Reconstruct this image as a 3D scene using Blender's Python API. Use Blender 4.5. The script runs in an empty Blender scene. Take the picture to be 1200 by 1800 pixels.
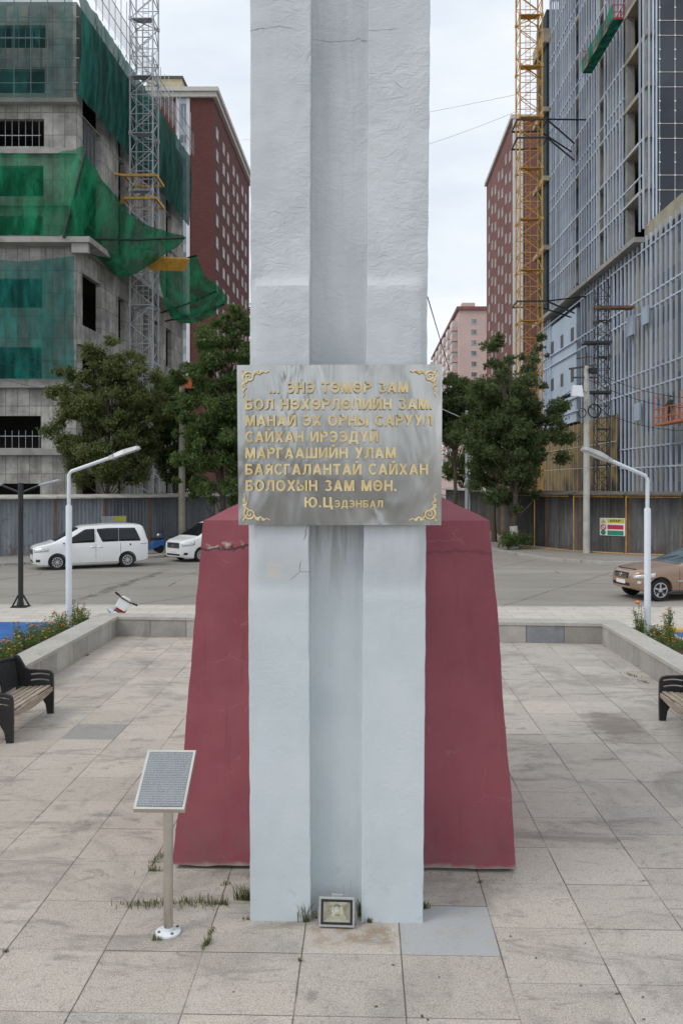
import bpy, bmesh, math, random
import numpy as np
from mathutils import Vector, Matrix, noise as mnoise

R = math.radians
rng = random.Random(7)
SC = bpy.context.scene
COL = SC.collection

# ------------------------------------------------------------------ camera
YAW = R(1.55)                      # the camera looks slightly left of the plaza's axis
CAM_Z = 3.6
FPX = 1475.0                       # focal length in pixels of the 1200 x 1800 photograph
cd = bpy.data.cameras.new('camera')
cd.sensor_fit = 'AUTO'; cd.sensor_width = 36.0
cd.lens = 36.0 * FPX / 1800.0
cd.shift_y = -50.0 / 1800.0
cd.clip_start = 0.05; cd.clip_end = 3000
cam = bpy.data.objects.new('camera', cd); COL.objects.link(cam)
cam.location = (0, 0, CAM_Z); cam.rotation_euler = (R(90), 0, YAW)
SC.camera = cam
cF = Vector((-math.sin(YAW), math.cos(YAW), 0)); cR = Vector((math.cos(YAW), math.sin(YAW), 0))

def D(u, v, d):
    """metric position of a photographed point whose distance is known"""
    return Vector((0, 0, CAM_Z)) + cF*d + cR*((u-600)/FPX*d) + Vector((0, 0, (850-v)/FPX*d))
def G(u, v, z=0.0):
    """point of the ground plane at height z"""
    p = D(u, v, (CAM_Z-z)*FPX/(v-850)); p.z = z
    return p

# ------------------------------------------------------------------ sky and sun
SUN_EL, SUN_AZ = R(48), R(238)     # azimuth clockwise from +Y : sun on the left, a little behind the camera
w = bpy.data.worlds.new('World'); SC.world = w; w.use_nodes = True
nt = w.node_tree; nt.nodes.clear()
o_ = nt.nodes.new('ShaderNodeOutputWorld'); bg = nt.nodes.new('ShaderNodeBackground')
sky = nt.nodes.new('ShaderNodeTexSky'); sky.sky_type = 'NISHITA'; sky.sun_disc = False
sky.sun_elevation = SUN_EL; sky.sun_rotation = SUN_AZ
tc = nt.nodes.new('ShaderNodeTexCoord'); mp = nt.nodes.new('ShaderNodeMapping')
mp.inputs['Scale'].default_value = (1.6, 1.6, 5.0)
n1 = nt.nodes.new('ShaderNodeTexNoise'); n1.inputs['Scale'].default_value = 1.7; n1.inputs['Detail'].default_value = 7; n1.inputs['Roughness'].default_value = .55
cr = nt.nodes.new('ShaderNodeValToRGB')
cr.color_ramp.elements[0].position = .33; cr.color_ramp.elements[0].color = (6.3, 6.9, 7.6, 1)
cr.color_ramp.elements[1].position = .68; cr.color_ramp.elements[1].color = (8.3, 8.55, 8.8, 1)
mx = nt.nodes.new('ShaderNodeMix'); mx.data_type = 'RGBA'; mx.inputs[0].default_value = .96
L = nt.links.new
L(tc.outputs['Generated'], mp.inputs[0]); L(mp.outputs[0], n1.inputs['Vector']); L(n1.outputs[0], cr.inputs[0])
L(sky.outputs[0], mx.inputs[6]); L(cr.outputs[0], mx.inputs[7]); L(mx.outputs[2], bg.inputs[0])
bg.inputs[1].default_value = 0.109
L(bg.outputs[0], o_.inputs[0])

sd = bpy.data.lights.new('sun', 'SUN'); sd.energy = 1.0; sd.angle = R(22); sd.color = (1, .96, .9)
so = bpy.data.objects.new('sun', sd); COL.objects.link(so)
sv = Vector((math.sin(SUN_AZ)*math.cos(SUN_EL), math.cos(SUN_AZ)*math.cos(SUN_EL), math.sin(SUN_EL)))
so.rotation_euler = sv.to_track_quat('Z', 'Y').to_euler()
so.location = (-30, -20, 40)

SC.view_settings.view_transform = 'Standard'; SC.view_settings.look = 'None'
SC.view_settings.exposure = 0.22; SC.view_settings.gamma = 1.0
SC.render.engine = 'CYCLES'
SC.cycles.max_bounces = 6; SC.cycles.transparent_max_bounces = 12
SC.cycles.use_denoising = True

# ------------------------------------------------------------------ helpers: scene objects
def tag(o, label=None, cat=None, group=None, kind=None):
    if label: o['label'] = label
    if cat: o['category'] = cat
    if group: o['group'] = group
    if kind: o['kind'] = kind
    return o

def thing(name, label, cat, loc=(0, 0, 0), rz=0.0, group=None):
    o = bpy.data.objects.new(name, None); COL.objects.link(o)
    o.empty_display_size = .3
    o.location = loc; o.rotation_euler = (0, 0, rz)
    return tag(o, label, cat, group)

def dup(root, loc=None, rz=None, label=None, group=None, scale=None):
    r = root.copy(); COL.objects.link(r)
    if loc is not None: r.location = loc
    if rz is not None: r.rotation_euler = (0, 0, rz)
    if scale is not None: r.scale = (scale,)*3 if not hasattr(scale, '__len__') else scale
    tag(r, label, None, group)
    for ch in list(root.children):
        c = ch.copy(); COL.objects.link(c); c.parent = r
        for g in list(ch.children):
            q = g.copy(); COL.objects.link(q); q.parent = c
    return r

class MB:
    """collects shapes into one mesh"""
    def __init__(s, T=None): s.v = []; s.f = []; s.T = T
    def add(s, vs, fs):
        b = len(s.v)
        if s.T is not None: vs = [s.T @ Vector(p) for p in vs]
        s.v += [tuple(p) for p in vs]
        s.f += [tuple(b+i for i in f) for f in fs]
        return s
    def box(s, x0, x1, y0, y1, z0, z1):
        if x0 > x1: x0, x1 = x1, x0
        if y0 > y1: y0, y1 = y1, y0
        if z0 > z1: z0, z1 = z1, z0
        vs = [(x0,y0,z0),(x1,y0,z0),(x1,y1,z0),(x0,y1,z0),(x0,y0,z1),(x1,y0,z1),(x1,y1,z1),(x0,y1,z1)]
        return s.add(vs, [(0,3,2,1),(4,5,6,7),(0,1,5,4),(1,2,6,5),(2,3,7,6),(3,0,4,7)])
    def quad(s, a, b, c, d): return s.add([a,b,c,d], [(0,1,2,3)])
    def prism(s, poly, z0, z1):
        n = len(poly)
        a = sum(poly[i][0]*poly[(i+1)%n][1]-poly[(i+1)%n][0]*poly[i][1] for i in range(n))
        if a < 0: poly = poly[::-1]
        vs = [(p[0],p[1],z0) for p in poly]+[(p[0],p[1],z1) for p in poly]
        fs = [tuple(range(n))[::-1], tuple(range(n, 2*n))]
        fs += [(i,(i+1)%n,n+(i+1)%n,n+i) for i in range(n)]
        return s.add(vs, fs)
    def extr(s, poly, axis, t0, t1):
        """polygon in the two other axes, extruded along axis"""
        n = len(poly)
        def P(p, t):
            return {'x': (t,p[0],p[1]), 'y': (p[0],t,p[1]), 'z': (p[0],p[1],t)}[axis]
        vs = [P(p,t0) for p in poly]+[P(p,t1) for p in poly]
        fs = [tuple(range(n))[::-1], tuple(range(n,2*n))]+[(i,(i+1)%n,n+(i+1)%n,n+i) for i in range(n)]
        return s.add(vs, fs)
    def bar(s, p, q, w, h=None, up=(0,0,1)):
        """rectangular bar from p to q"""
        h = w if h is None else h
        p, q = Vector(p), Vector(q); d = (q-p).normalized(); up = Vector(up)
        if abs(d.dot(up)) > .98: up = Vector((0,1,0))
        a = d.cross(up).normalized(); b = a.cross(d).normalized()
        vs = []
        for c in (p, q):
            for i, j in ((-1,-1),(1,-1),(1,1),(-1,1)): vs.append(c+a*(i*w/2)+b*(j*h/2))
        return s.add(vs, [(0,3,2,1),(4,5,6,7),(0,1,5,4),(1,2,6,5),(2,3,7,6),(3,0,4,7)])
    def tube(s, pts, r, n=8, cap=True):
        pts = [Vector(p) for p in pts]; m = len(pts)
        rs = r if hasattr(r, '__len__') else [r]*m
        vs = []; a = None
        for i, p in enumerate(pts):
            d = (pts[min(i+1,m-1)]-pts[max(i-1,0)]).normalized()
            if a is None:
                up = Vector((0,0,1)) if abs(d.z) < .9 else Vector((1,0,0))
                a = d.cross(up).normalized()
            else:
                a = (a-d*a.dot(d)).normalized()
            b = d.cross(a)
            for k in range(n):
                t = 2*math.pi*k/n
                vs.append(p+a*(math.cos(t)*rs[i])+b*(math.sin(t)*rs[i]))
        fs = [(i*n+k, i*n+(k+1)%n, (i+1)*n+(k+1)%n, (i+1)*n+k) for i in range(m-1) for k in range(n)]
        if cap: fs += [tuple(range(n))[::-1], tuple((m-1)*n+k for k in range(n))]
        return s.add(vs, fs)
    def lathe(s, prof, n=16, c=(0,0,0), axis='z'):
        """prof: (r, h) list"""
        vs = []
        for r_, h in prof:
            for k in range(n):
                t = 2*math.pi*k/n; x, y = r_*math.cos(t), r_*math.sin(t)
                p = {'z': (x,y,h), 'y': (x,h,y), 'x': (h,x,y)}[axis]
                vs.append((p[0]+c[0],p[1]+c[1],p[2]+c[2]))
        m = len(prof)
        fs = [(i*n+k, i*n+(k+1)%n, (i+1)*n+(k+1)%n, (i+1)*n+k) for i in range(m-1) for k in range(n)]
        fs += [tuple(range(n))[::-1], tuple((m-1)*n+k for k in range(n))]
        return s.add(vs, fs)
    def grid(s, P, nu, nv):
        vs = [P(i/nu, j/nv) for j in range(nv+1) for i in range(nu+1)]
        fs = [(j*(nu+1)+i, j*(nu+1)+i+1, (j+1)*(nu+1)+i+1, (j+1)*(nu+1)+i) for j in range(nv) for i in range(nu)]
        return s.add(vs, fs)
    def ball(s, c, r, n=8, m=6, sc=(1,1,1)):
        prof = [(max(1e-4, math.sin(math.pi*i/m)), -math.cos(math.pi*i/m)) for i in range(m+1)]
        vs = []
        for a, h in prof:
            for k in range(n):
                t = 2*math.pi*k/n
                vs.append((c[0]+r*sc[0]*a*math.cos(t), c[1]+r*sc[1]*a*math.sin(t), c[2]+r*sc[2]*h))
        fs = [(i*n+k, i*n+(k+1)%n, (i+1)*n+(k+1)%n, (i+1)*n+k) for i in range(m) for k in range(n)]
        return s.add(vs, fs)
    def build(s, name, mat, parent=None, smooth=False, bevel=0.0, loc=None, fix=True):
        me = bpy.data.meshes.new(name)
        me.from_pydata(s.v, [], s.f)
        if fix:
            b = bmesh.new(); b.from_mesh(me); bmesh.ops.recalc_face_normals(b, faces=b.faces); b.to_mesh(me); b.free()
        if mat is not None: me.materials.append(mat)
        o = bpy.data.objects.new(name, me); COL.objects.link(o)
        if smooth:
            for p in me.polygons: p.use_smooth = True
            me.set_sharp_from_angle(angle=R(38))
        if bevel:
            m = o.modifiers.new('bevel', 'BEVEL'); m.width = bevel; m.segments = 2; m.limit_method = 'ANGLE'; m.angle_limit = R(40)
        if loc is not None: o.location = loc
        if parent is not None: o.parent = parent
        return o

# ------------------------------------------------------------------ helpers: materials
class NT:
    """small expression helper over a node tree"""
    def __init__(s, name):
        s.m = bpy.data.materials.new(name); s.m.use_nodes = True
        s.t = s.m.node_tree; s.t.nodes.clear()
        s.out = s.t.nodes.new('ShaderNodeOutputMaterial'); s.b = s.t.nodes.new('ShaderNodeBsdfPrincipled')
        s.L(s.b.outputs[0], s.out.inputs[0])
        s._tc = s.t.nodes.new('ShaderNodeTexCoord')
        s.obj = s._tc.outputs['Object']
    def L(s, a, b): s.t.links.new(a, b)
    def put(s, sock, v):
        if isinstance(v, bpy.types.NodeSocket): s.L(v, sock)
        elif v is not None:
            if sock.type == 'RGBA' and len(v) == 3: v = (*v, 1)
            sock.default_value = v
    def math(s, op, a, b=None, c=None, clamp=False):
        n = s.t.nodes.new('ShaderNodeMath'); n.operation = op; n.use_clamp = clamp
        for i, v in enumerate((a, b, c)):
            if v is not None: s.put(n.inputs[i], v)
        return n.outputs[0]
    def xyz(s, v=None):
        n = s.t.nodes.new('ShaderNodeSeparateXYZ'); s.L(v if v is not None else s.obj, n.inputs[0]); return n.outputs
    def vec(s, x, y, z=0.0):
        n = s.t.nodes.new('ShaderNodeCombineXYZ')
        for i, v in enumerate((x, y, z)): s.put(n.inputs[i], v)
        return n.outputs[0]
    def mapped(s, scale, loc=(0,0,0), v=None):
        n = s.t.nodes.new('ShaderNodeMapping'); s.L(v if v is not None else s.obj, n.inputs[0])
        n.inputs['Scale'].default_value = scale; n.inputs['Location'].default_value = loc
        return n.outputs[0]
    def noise(s, scale, detail=4, rough=.55, v=None, dist=0.0, color=False):
        n = s.t.nodes.new('ShaderNodeTexNoise'); s.L(v if v is not None else s.obj, n.inputs['Vector'])
        n.inputs['Scale'].default_value = scale; n.inputs['Detail'].default_value = detail
        n.inputs['Roughness'].default_value = rough; n.inputs['Distortion'].default_value = dist
        return n.outputs[1] if color else n.outputs[0]
    def voro(s, scale, feature='F1', v=None, out=0):
        n = s.t.nodes.new('ShaderNodeTexVoronoi'); n.feature = feature; s.L(v if v is not None else s.obj, n.inputs['Vector'])
        n.inputs['Scale'].default_value = scale
        return n.outputs[out]
    def white(s, v):
        n = s.t.nodes.new('ShaderNodeTexWhiteNoise'); n.noise_dimensions = '3D'; s.L(v, n.inputs['Vector']); return n.outputs
    def ramp(s, x, a, b, lo=0.0, hi=1.0):
        n = s.t.nodes.new('ShaderNodeMapRange'); n.interpolation_type = 'SMOOTHSTEP'
        s.put(n.inputs[0], x); s.put(n.inputs[1], a); s.put(n.inputs[2], b); s.put(n.inputs[3], lo); s.put(n.inputs[4], hi)
        return n.outputs[0]
    def lin(s, x, a, b, lo=0.0, hi=1.0):
        n = s.t.nodes.new('ShaderNodeMapRange'); n.clamp = True
        s.put(n.inputs[0], x); s.put(n.inputs[1], a); s.put(n.inputs[2], b); s.put(n.inputs[3], lo); s.put(n.inputs[4], hi)
        return n.outputs[0]
    def mix(s, f, a, b, mode='MIX'):
        n = s.t.nodes.new('ShaderNodeMix'); n.data_type = 'RGBA'; n.blend_type = mode
        s.put(n.inputs[0], f); s.put(n.inputs[6], a); s.put(n.inputs[7], b)
        return n.outputs[2]
    def rnd_obj(s): return s.t.nodes.new('ShaderNodeObjectInfo').outputs['Random']
    def rnd_island(s): return s.t.nodes.new('ShaderNodeNewGeometry').outputs['Random Per Island']
    def bump(s, h, strength=.3, dist=.01):
        n = s.t.nodes.new('ShaderNodeBump'); n.inputs['Strength'].default_value = strength; n.inputs['Distance'].default_value = dist
        s.put(n.inputs['Height'], h); s.L(n.outputs[0], s.b.inputs['Normal'])
    def fin(s, col, rough=.7, metal=0.0, spec=None, alpha=None):
        s.put(s.b.inputs['Base Color'], col); s.put(s.b.inputs['Roughness'], rough); s.put(s.b.inputs['Metallic'], metal)
        if spec is not None: s.b.inputs['Specular IOR Level'].default_value = spec
        return s.m

def mul(c, k): return tuple(min(1, max(0, x*k)) for x in c)

def MAT(name, col, rough=.7, metal=0.0, var=.18, scale=2.5, fine=30.0, bump=.15, bdist=.004, dirt=None, dirt_amt=.35, dscale=1.2, rnd=0.0, spec=None):
    """weathered surface: large and fine tonal variation, optional dirt patches and per-object tint"""
    n = NT(name)
    big = n.noise(scale, 5); sm = n.noise(fine, 3)
    f = n.math('ADD', n.math('MULTIPLY', big, .65), n.math('MULTIPLY', sm, .35))
    c = n.mix(n.ramp(f, .3, .7), mul(col, 1-var), mul(col, 1+var))
    if dirt is not None:
        c = n.mix(n.ramp(n.noise(dscale, 7, .65, dist=.6), .5, .72, 0, dirt_amt), c, dirt)
    if rnd: c = n.mix(1.0, c, n.lin(n.rnd_obj(), 0, 1, 1-rnd, 1+rnd), 'MULTIPLY')
    if bump: n.bump(sm, bump, bdist)
    return n.fin(c, rough, metal, spec)

def _glyph(ch, t):
    """block capital as strokes in a unit-high cell: (width, list of outlines)"""
    P = []
    def V(x, y0=0.0, y1=1.0): P.append([(x,y0),(x+t,y0),(x+t,y1),(x,y1)])
    def H(y, x0, x1): P.append([(x0,y),(x1,y),(x1,y+t*.92),(x0,y+t*.92)])
    def Dg(x0, y0, x1, y1, k=1.12): P.append([(x0,y0),(x0+t*k,y0),(x1+t*k,y1),(x1,y1)])
    def A(cx, cy, rx, ry, a0, a1, n=22):
        o = [(cx+rx*math.cos(R(a0+(a1-a0)*i/n)), cy+ry*math.sin(R(a0+(a1-a0)*i/n))) for i in range(n+1)]
        q = [(cx+(rx-t)*math.cos(R(a0+(a1-a0)*i/n)), cy+(ry-t*.92)*math.sin(R(a0+(a1-a0)*i/n))) for i in range(n+1)]
        for i in range(n): P.append([o[i],o[i+1],q[i+1],q[i]])
    w = .74
    if ch == 'Н': V(0); V(w-t); H(.42, t*.5, w-t*.5)
    elif ch in 'ОӨ':
        w = .82; A(.41,.5,.41,.52,0,360,30)
        if ch == 'Ө': H(.42, t*.6, w-t*.6)
    elif ch == 'Э': w = .74; A(.33,.5,.41,.52,-142,142,26); H(.42, .2, .66)
    elif ch == 'С': w = .74; A(.41,.5,.41,.52,42,318,26)
    elif ch == 'Т': w = .68; V(.34-t/2,0,.9); H(1-t*.92,0,w)
    elif ch == 'М': w = .88; V(0); V(w-t); Dg(.44-t*.56,0,.02,1); Dg(.44-t*.56,0,w-t*1.12-.02,1)
    elif ch == 'Р': w = .68; V(0); A(.36,.70,.32,.30,-90,90,14); H(1-t*.92,t*.5,.38); H(.40,t*.5,.38)
    elif ch == 'З': w = .66; A(.33,.745,.29,.265,-90,150,18); A(.33,.28,.33,.29,-150,90,18)
    elif ch == 'А': w = .80; Dg(0,0,.40-t*.56,1); Dg(w-t*1.12,0,.40-t*.56,1); H(.20,.16,.64)
    elif ch == 'Б': w = .68; V(0); H(1-t*.92,t*.5,.62); A(.36,.29,.32,.29,-90,90,14); H(.58-t*.92,t*.5,.38); H(0,t*.5,.38)
    elif ch == 'Л': w = .76; V(w-t); H(1-t*.92,.17,w-t*.5); Dg(.12,.16,.17,1,1.0); P.append([(0,0),(.12,0),(.12+t*.9,.18),(.11,.18),(0,.15)])
    elif ch == 'Д': w = .84; V(w-t-.08,.1); H(1-t*.92,.2,w-t*.5-.08); Dg(.10,.08,.20,1,1.0); H(0,0,w); V(0,-.2,.08); V(w-t,-.2,.08)
    elif ch == 'Х': w = .74; Dg(0,0,w-t*1.15,1,1.15); Dg(w-t*1.15,0,0,1,1.15)
    elif ch in 'ИЙ':
        w = .76; V(0); V(w-t); Dg(t*.45,.06,w-t*1.35,.94,.9)
        if ch == 'Й': A(w/2,1.26,.2,.18,195,345,10)
    elif ch == 'У': w = .72; Dg(.12,0,w-t*1.12,1); Dg(.32,.30,0,1,1.15)
    elif ch == 'Ү': w = .74; V(w/2-t/2,0,.45); Dg(w/2-t*.56,.38,0,1); Dg(w/2-t*.56,.38,w-t*1.12,1)
    elif ch in 'ЫЬ':
        w = .90 if ch == 'Ы' else .66; V(0); A(.32,.30,.30,.30,-90,90,14); H(.60-t*.92,t*.5,.34); H(0,t*.5,.34)
        if ch == 'Ы': V(w-t)
    elif ch == 'Г': w = .56; V(0); H(1-t*.92,t*.5,w)
    elif ch == 'Ш': w = 1.0; V(0); V(.5-t/2); V(1-t); H(0,t*.5,1-t*.5)
    elif ch == 'Я': w = .70; V(w-t); A(.34,.70,.32,.30,90,270,14); H(1-t*.92,.32,w-t*.5); H(.40,.32,w-t*.5); Dg(0,0,.24,.46,1.15)
    elif ch == 'Ю': w = 1.06; V(0); H(.42,t*.5,.4); A(.70,.5,.37,.52,0,360,28)
    elif ch == 'Ц': w = .80; V(0); V(.70-t); H(0,t*.5,.8); V(.8-t,-.2,.08)
    elif ch == '.': w = .22; P.append([(0,0),(.2,0),(.2,.2),(0,.2)])
    else: w = .34
    return w, P
def text_part(body, x0, x1, zbase, cap, y, mat, parent, depth=.012, name='lettering', side=None, t=.2):
    """raised letters standing in the XZ plane, facing -Y, fitted to a width and a cap height"""
    x = 0; G_ = []
    for ch in body:
        w_, P = _glyph(ch, t); G_.append((x, P)); x += w_ + .13
    tot = x-.13; sx = (x1-x0)/tot; V = []; F = []; mi = []; words = []
    for ch, (gx, P) in zip(body+' ', G_+[(0, [])]):
        if ch == ' ':
            if V: words.append((V, F, mi))
            V, F, mi = [], [], []; continue
        for k, poly in enumerate(P):
            n = len(poly); b_ = len(V); yy = y-depth-(k % 5)*depth*.012
            ar = sum(poly[i][0]*poly[(i+1)%n][1]-poly[(i+1)%n][0]*poly[i][1] for i in range(n))
            if ar < 0: poly = poly[::-1]
            V += [(x0+(gx+p[0])*sx, yy, zbase+p[1]*cap) for p in poly]+[(x0+(gx+p[0])*sx, y, zbase+p[1]*cap) for p in poly]
            F.append(tuple(b_+i for i in range(n))); mi.append(0)
            for i in range(n): F.append((b_+i, b_+n+i, b_+n+(i+1)%n, b_+(i+1)%n)); mi.append(1)
    for V, F, mi in words:
        me = bpy.data.meshes.new(name); me.from_pydata(V, [], F); me.materials.append(mat); me.materials.append(side or mat)
        me.polygons.foreach_set('material_index', mi)
        o = bpy.data.objects.new(name, me); COL.objects.link(o); o.parent = parent

def XP(u, Y):
    k = (u-600)/FPX; d = cF + cR*k
    return Y*d.x/d.y
def ZP(u, v, Y):
    k = (u-600)/FPX; d = cF + cR*k
    return CAM_Z + (850-v)/FPX*Y/d.y


def _leafmat(name, a, b_, trans=.35, rough=.6):
    n = NT(name)
    c = n.mix(n.rnd_island(), a, b_)
    c = n.mix(n.ramp(n.noise(.9, 4), .35, .7, 0, .55), c, mul(a,.7))
    n.fin(c, rough, 0, .3)
    tl_ = n.t.nodes.new('ShaderNodeBsdfTranslucent'); n.put(tl_.inputs[0], n.mix(.5, c, mul(b_,1.3)))
    ms = n.t.nodes.new('ShaderNodeMixShader'); ms.inputs[0].default_value = trans
    n.L(n.b.outputs[0], ms.inputs[1]); n.L(tl_.outputs[0], ms.inputs[2]); n.L(ms.outputs[0], n.out.inputs[0])
    return n.m
# ------------------------------------------------------------------ materials
m_white_metal = MAT('painted_white_steel', (.68,.72,.76), .45, var=.06, dirt=(.3,.28,.25), dirt_amt=.25, dscale=3)
m_black_metal = MAT('black_cast_iron', (.018,.019,.022), .42, var=.3, bump=.2, bdist=.002)
m_steel = MAT('stainless_steel', (.62,.6,.55), .28, 1.0, var=.12, fine=8, bump=.05)
m_wood = None
def _wood():
    n = NT('weathered_wood_slats'); v = n.mapped((22, 1.2, 22))
    g = n.noise(3, 6, .6, v, .4)
    c = n.mix(n.ramp(g, .3, .7), (.22,.165,.12), (.5,.42,.33))
    c = n.mix(n.ramp(n.noise(2.5), .5, .75, 0, .5), c, (.16,.12,.09))
    n.bump(g, .3, .003)
    return n.fin(c, .75)
m_wood = _wood()
m_conc = None
def _conc():
    """raw concrete with formwork panel joints"""
    n = NT('raw_concrete'); x, y, z = n.xyz()
    h = n.math('ADD', x, y)
    def line(t, s, wd):
        fr = n.math('FRACT', n.math('MULTIPLY', t, 1/s)); return n.ramp(n.math('MINIMUM', fr, n.math('SUBTRACT', 1.0, fr)), wd/s*.5, wd/s, 1, 0)
    j = n.math('MAXIMUM', line(h, .75, .035), line(z, 1.4, .035))
    cell = n.white(n.vec(n.math('FLOOR', n.math('MULTIPLY', h, 1/.75)), n.math('FLOOR', n.math('MULTIPLY', z, 1/1.4)), 0))[0]
    c = n.mix(n.ramp(n.noise(.8, 7, .65), .35, .68), (.26,.25,.235), (.48,.465,.435))
    c = n.mix(1.0, c, n.lin(cell, 0, 1, .8, 1.15), 'MULTIPLY')
    st = n.noise(1.0, 6, .6, n.mapped((2.2,2.2,.25)))
    c = n.mix(n.ramp(st, .5, .75, 0, .55), c, (.10,.095,.085))
    c = n.mix(n.math('MULTIPLY', j, .6), c, (.09,.085,.08))
    n.bump(n.noise(12), .25, .01)
    return n.fin(c, .9)
m_conc = _conc()
m_conc_plain = MAT('grey_concrete', (.33,.325,.31), .9, var=.2, scale=.8, dirt=(.1,.095,.085), dirt_amt=.5, dscale=.6)
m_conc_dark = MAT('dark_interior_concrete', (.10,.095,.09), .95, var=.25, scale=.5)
m_rust = MAT('rusty_steel', (.2,.11,.06), .8, var=.3, dirt=(.06,.04,.03))
m_yellow = MAT('yellow_painted_steel', (.58,.31,.05), .5, var=.22, dirt=(.16,.08,.03), dirt_amt=.5, dscale=2)
m_galv = MAT('galvanised_steel', (.42,.44,.47), .5, .35, var=.18, dirt=(.14,.12,.1), dirt_amt=.35, dscale=2)
m_alu = MAT('aluminium_profile', (.48,.55,.66), .5, 0, var=.14, scale=.7, rnd=.2)

def net_mat(name, col, dens, sc=9.0):
    """woven construction netting: semi-open weave, streaks vary in tone and density"""
    n = NT(name)
    st = n.noise(1.0, 5, .6, n.mapped((1.3,1.3,.35)))
    c = n.mix(n.ramp(st, .35, .7), mul(col,.5), mul(col,1.5))  # pale and dark streaks paint in the shading of the folds
    n.fin(c, .8, spec=.2)
    tr = n.t.nodes.new('ShaderNodeBsdfTransparent')
    tl = n.t.nodes.new('ShaderNodeBsdfTranslucent'); n.put(tl.inputs[0], c)
    m1 = n.t.nodes.new('ShaderNodeMixShader'); m1.inputs[0].default_value = .4
    n.L(n.b.outputs[0], m1.inputs[1]); n.L(tl.outputs[0], m1.inputs[2])
    m2 = n.t.nodes.new('ShaderNodeMixShader')
    n.put(m2.inputs[0], n.math('ADD', dens, n.math('MULTIPLY', n.math('SUBTRACT', st, .5), .35), clamp=True))
    n.L(tr.outputs[0], m2.inputs[1]); n.L(m1.outputs[0], m2.inputs[2]); n.L(m2.outputs[0], n.out.inputs[0])
    return n.m
m_net_dark = net_mat('dark_green_netting', (.018,.135,.105), .88)
m_net_green = net_mat('green_netting', (.015,.27,.13), .68)
m_net_fan = net_mat('catch_fan_netting', (.012,.22,.10), .84)
m_net_teal = net_mat('teal_netting', (.018,.19,.165), .66)
m_net_light = net_mat('thin_teal_netting', (.03,.13,.12), .55)

def _glass(name, col, rough=.06):
    n = NT(name); n.bump(n.noise(.6, 2), .05, .05)
    return n.fin(n.mix(n.ramp(n.noise(.3), .4, .6), mul(col,.7), mul(col,1.3)), rough, 0, .3)
m_glass = _glass('dark_glass', (.015,.018,.022))
m_glass_blue = _glass('blue_glass', (.05,.07,.10))
m_rubber = MAT('tyre_rubber', (.012,.012,.013), .8, var=.3)
m_black = MAT('black_plastic', (.012,.012,.014), .5, var=.2)

def paint(name, col, rough=.28, dirt=.12):
    n = NT(name)
    c = n.mix(n.ramp(n.noise(.9, 5), .3, .8, 0, dirt), col, mul(col,.55))
    n.b.inputs['Coat Weight'].default_value = .6; n.b.inputs['Coat Roughness'].default_value = .08
    return n.fin(c, rough)
m_car_white = paint('white_car_paint', (.78,.79,.80))
m_car_brown = paint('bronze_car_paint', (.31,.205,.145), .3)
m_chrome = MAT('chrome', (.7,.7,.72), .12, 1.0, var=.05, bump=0)
m_lamp_lens = MAT('headlight_lens', (.62,.64,.62), .12, .3, var=.2, scale=12)
m_alloy = MAT('alloy_wheel', (.55,.56,.58), .3, .7, var=.1)
m_plate_white = MAT('number_plate', (.75,.75,.72), .5, var=.08)
m_blue_plastic = MAT('blue_paint', (.03,.13,.36), .4, var=.15)
m_red_plastic = MAT('red_plastic', (.5,.02,.02), .35, var=.1)
m_white_plastic = MAT('white_plastic', (.78,.78,.78), .35, var=.05)
m_gold = None
def _gold():
    n = NT('gilded_letters')
    c = n.mix(n.ramp(n.noise(14), .3, .7), (.60,.46,.21), (.78,.64,.36))
    c = n.mix(n.ramp(n.noise(60), .58, .78, 0, .4), c, (.42,.32,.16))
    return n.fin(c, .45, .05)
m_gold = _gold()
m_gold_side = MAT('letter_edge_painted_shadow', (.10,.07,.03), .6, .3, var=.3)  # letter sides coloured dark to stand in for the shadows along their edges

def granite(name, a, b, joints=None, speck=1.0, rnd=.1):
    n = NT(name)
    s1 = n.noise(48, 4, .8); s2 = n.voro(110)
    c = n.mix(n.ramp(n.noise(1.6, 5, .6), .3, .7), a, b)
    c = n.mix(n.ramp(s1, .49, .60, 0, .65*speck), c, mul(a,.45))
    c = n.mix(n.ramp(s2, .1, .35, .3*speck, 0), c, mul(b,1.4))
    c = n.mix(n.ramp(n.noise(2.2, 7, .7, n.mapped((1,1,.5)), .5), .52, .75, 0, .45), c, mul(a,.42))
    c = n.mix(1.0, c, n.lin(n.rnd_obj(), 0, 1, 1-rnd, 1+rnd), 'MULTIPLY')
    n.bump(s1, .12, .002)
    return n.fin(c, .62)
m_gran = granite('granite_facing', (.33,.31,.285), (.44,.415,.38), rnd=.22)
m_gran_blue = granite('blue_grey_granite', (.20,.21,.23), (.29,.30,.315), rnd=.05)
m_gran_cap = granite('granite_coping', (.42,.40,.365), (.50,.475,.43), rnd=.05)

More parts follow.
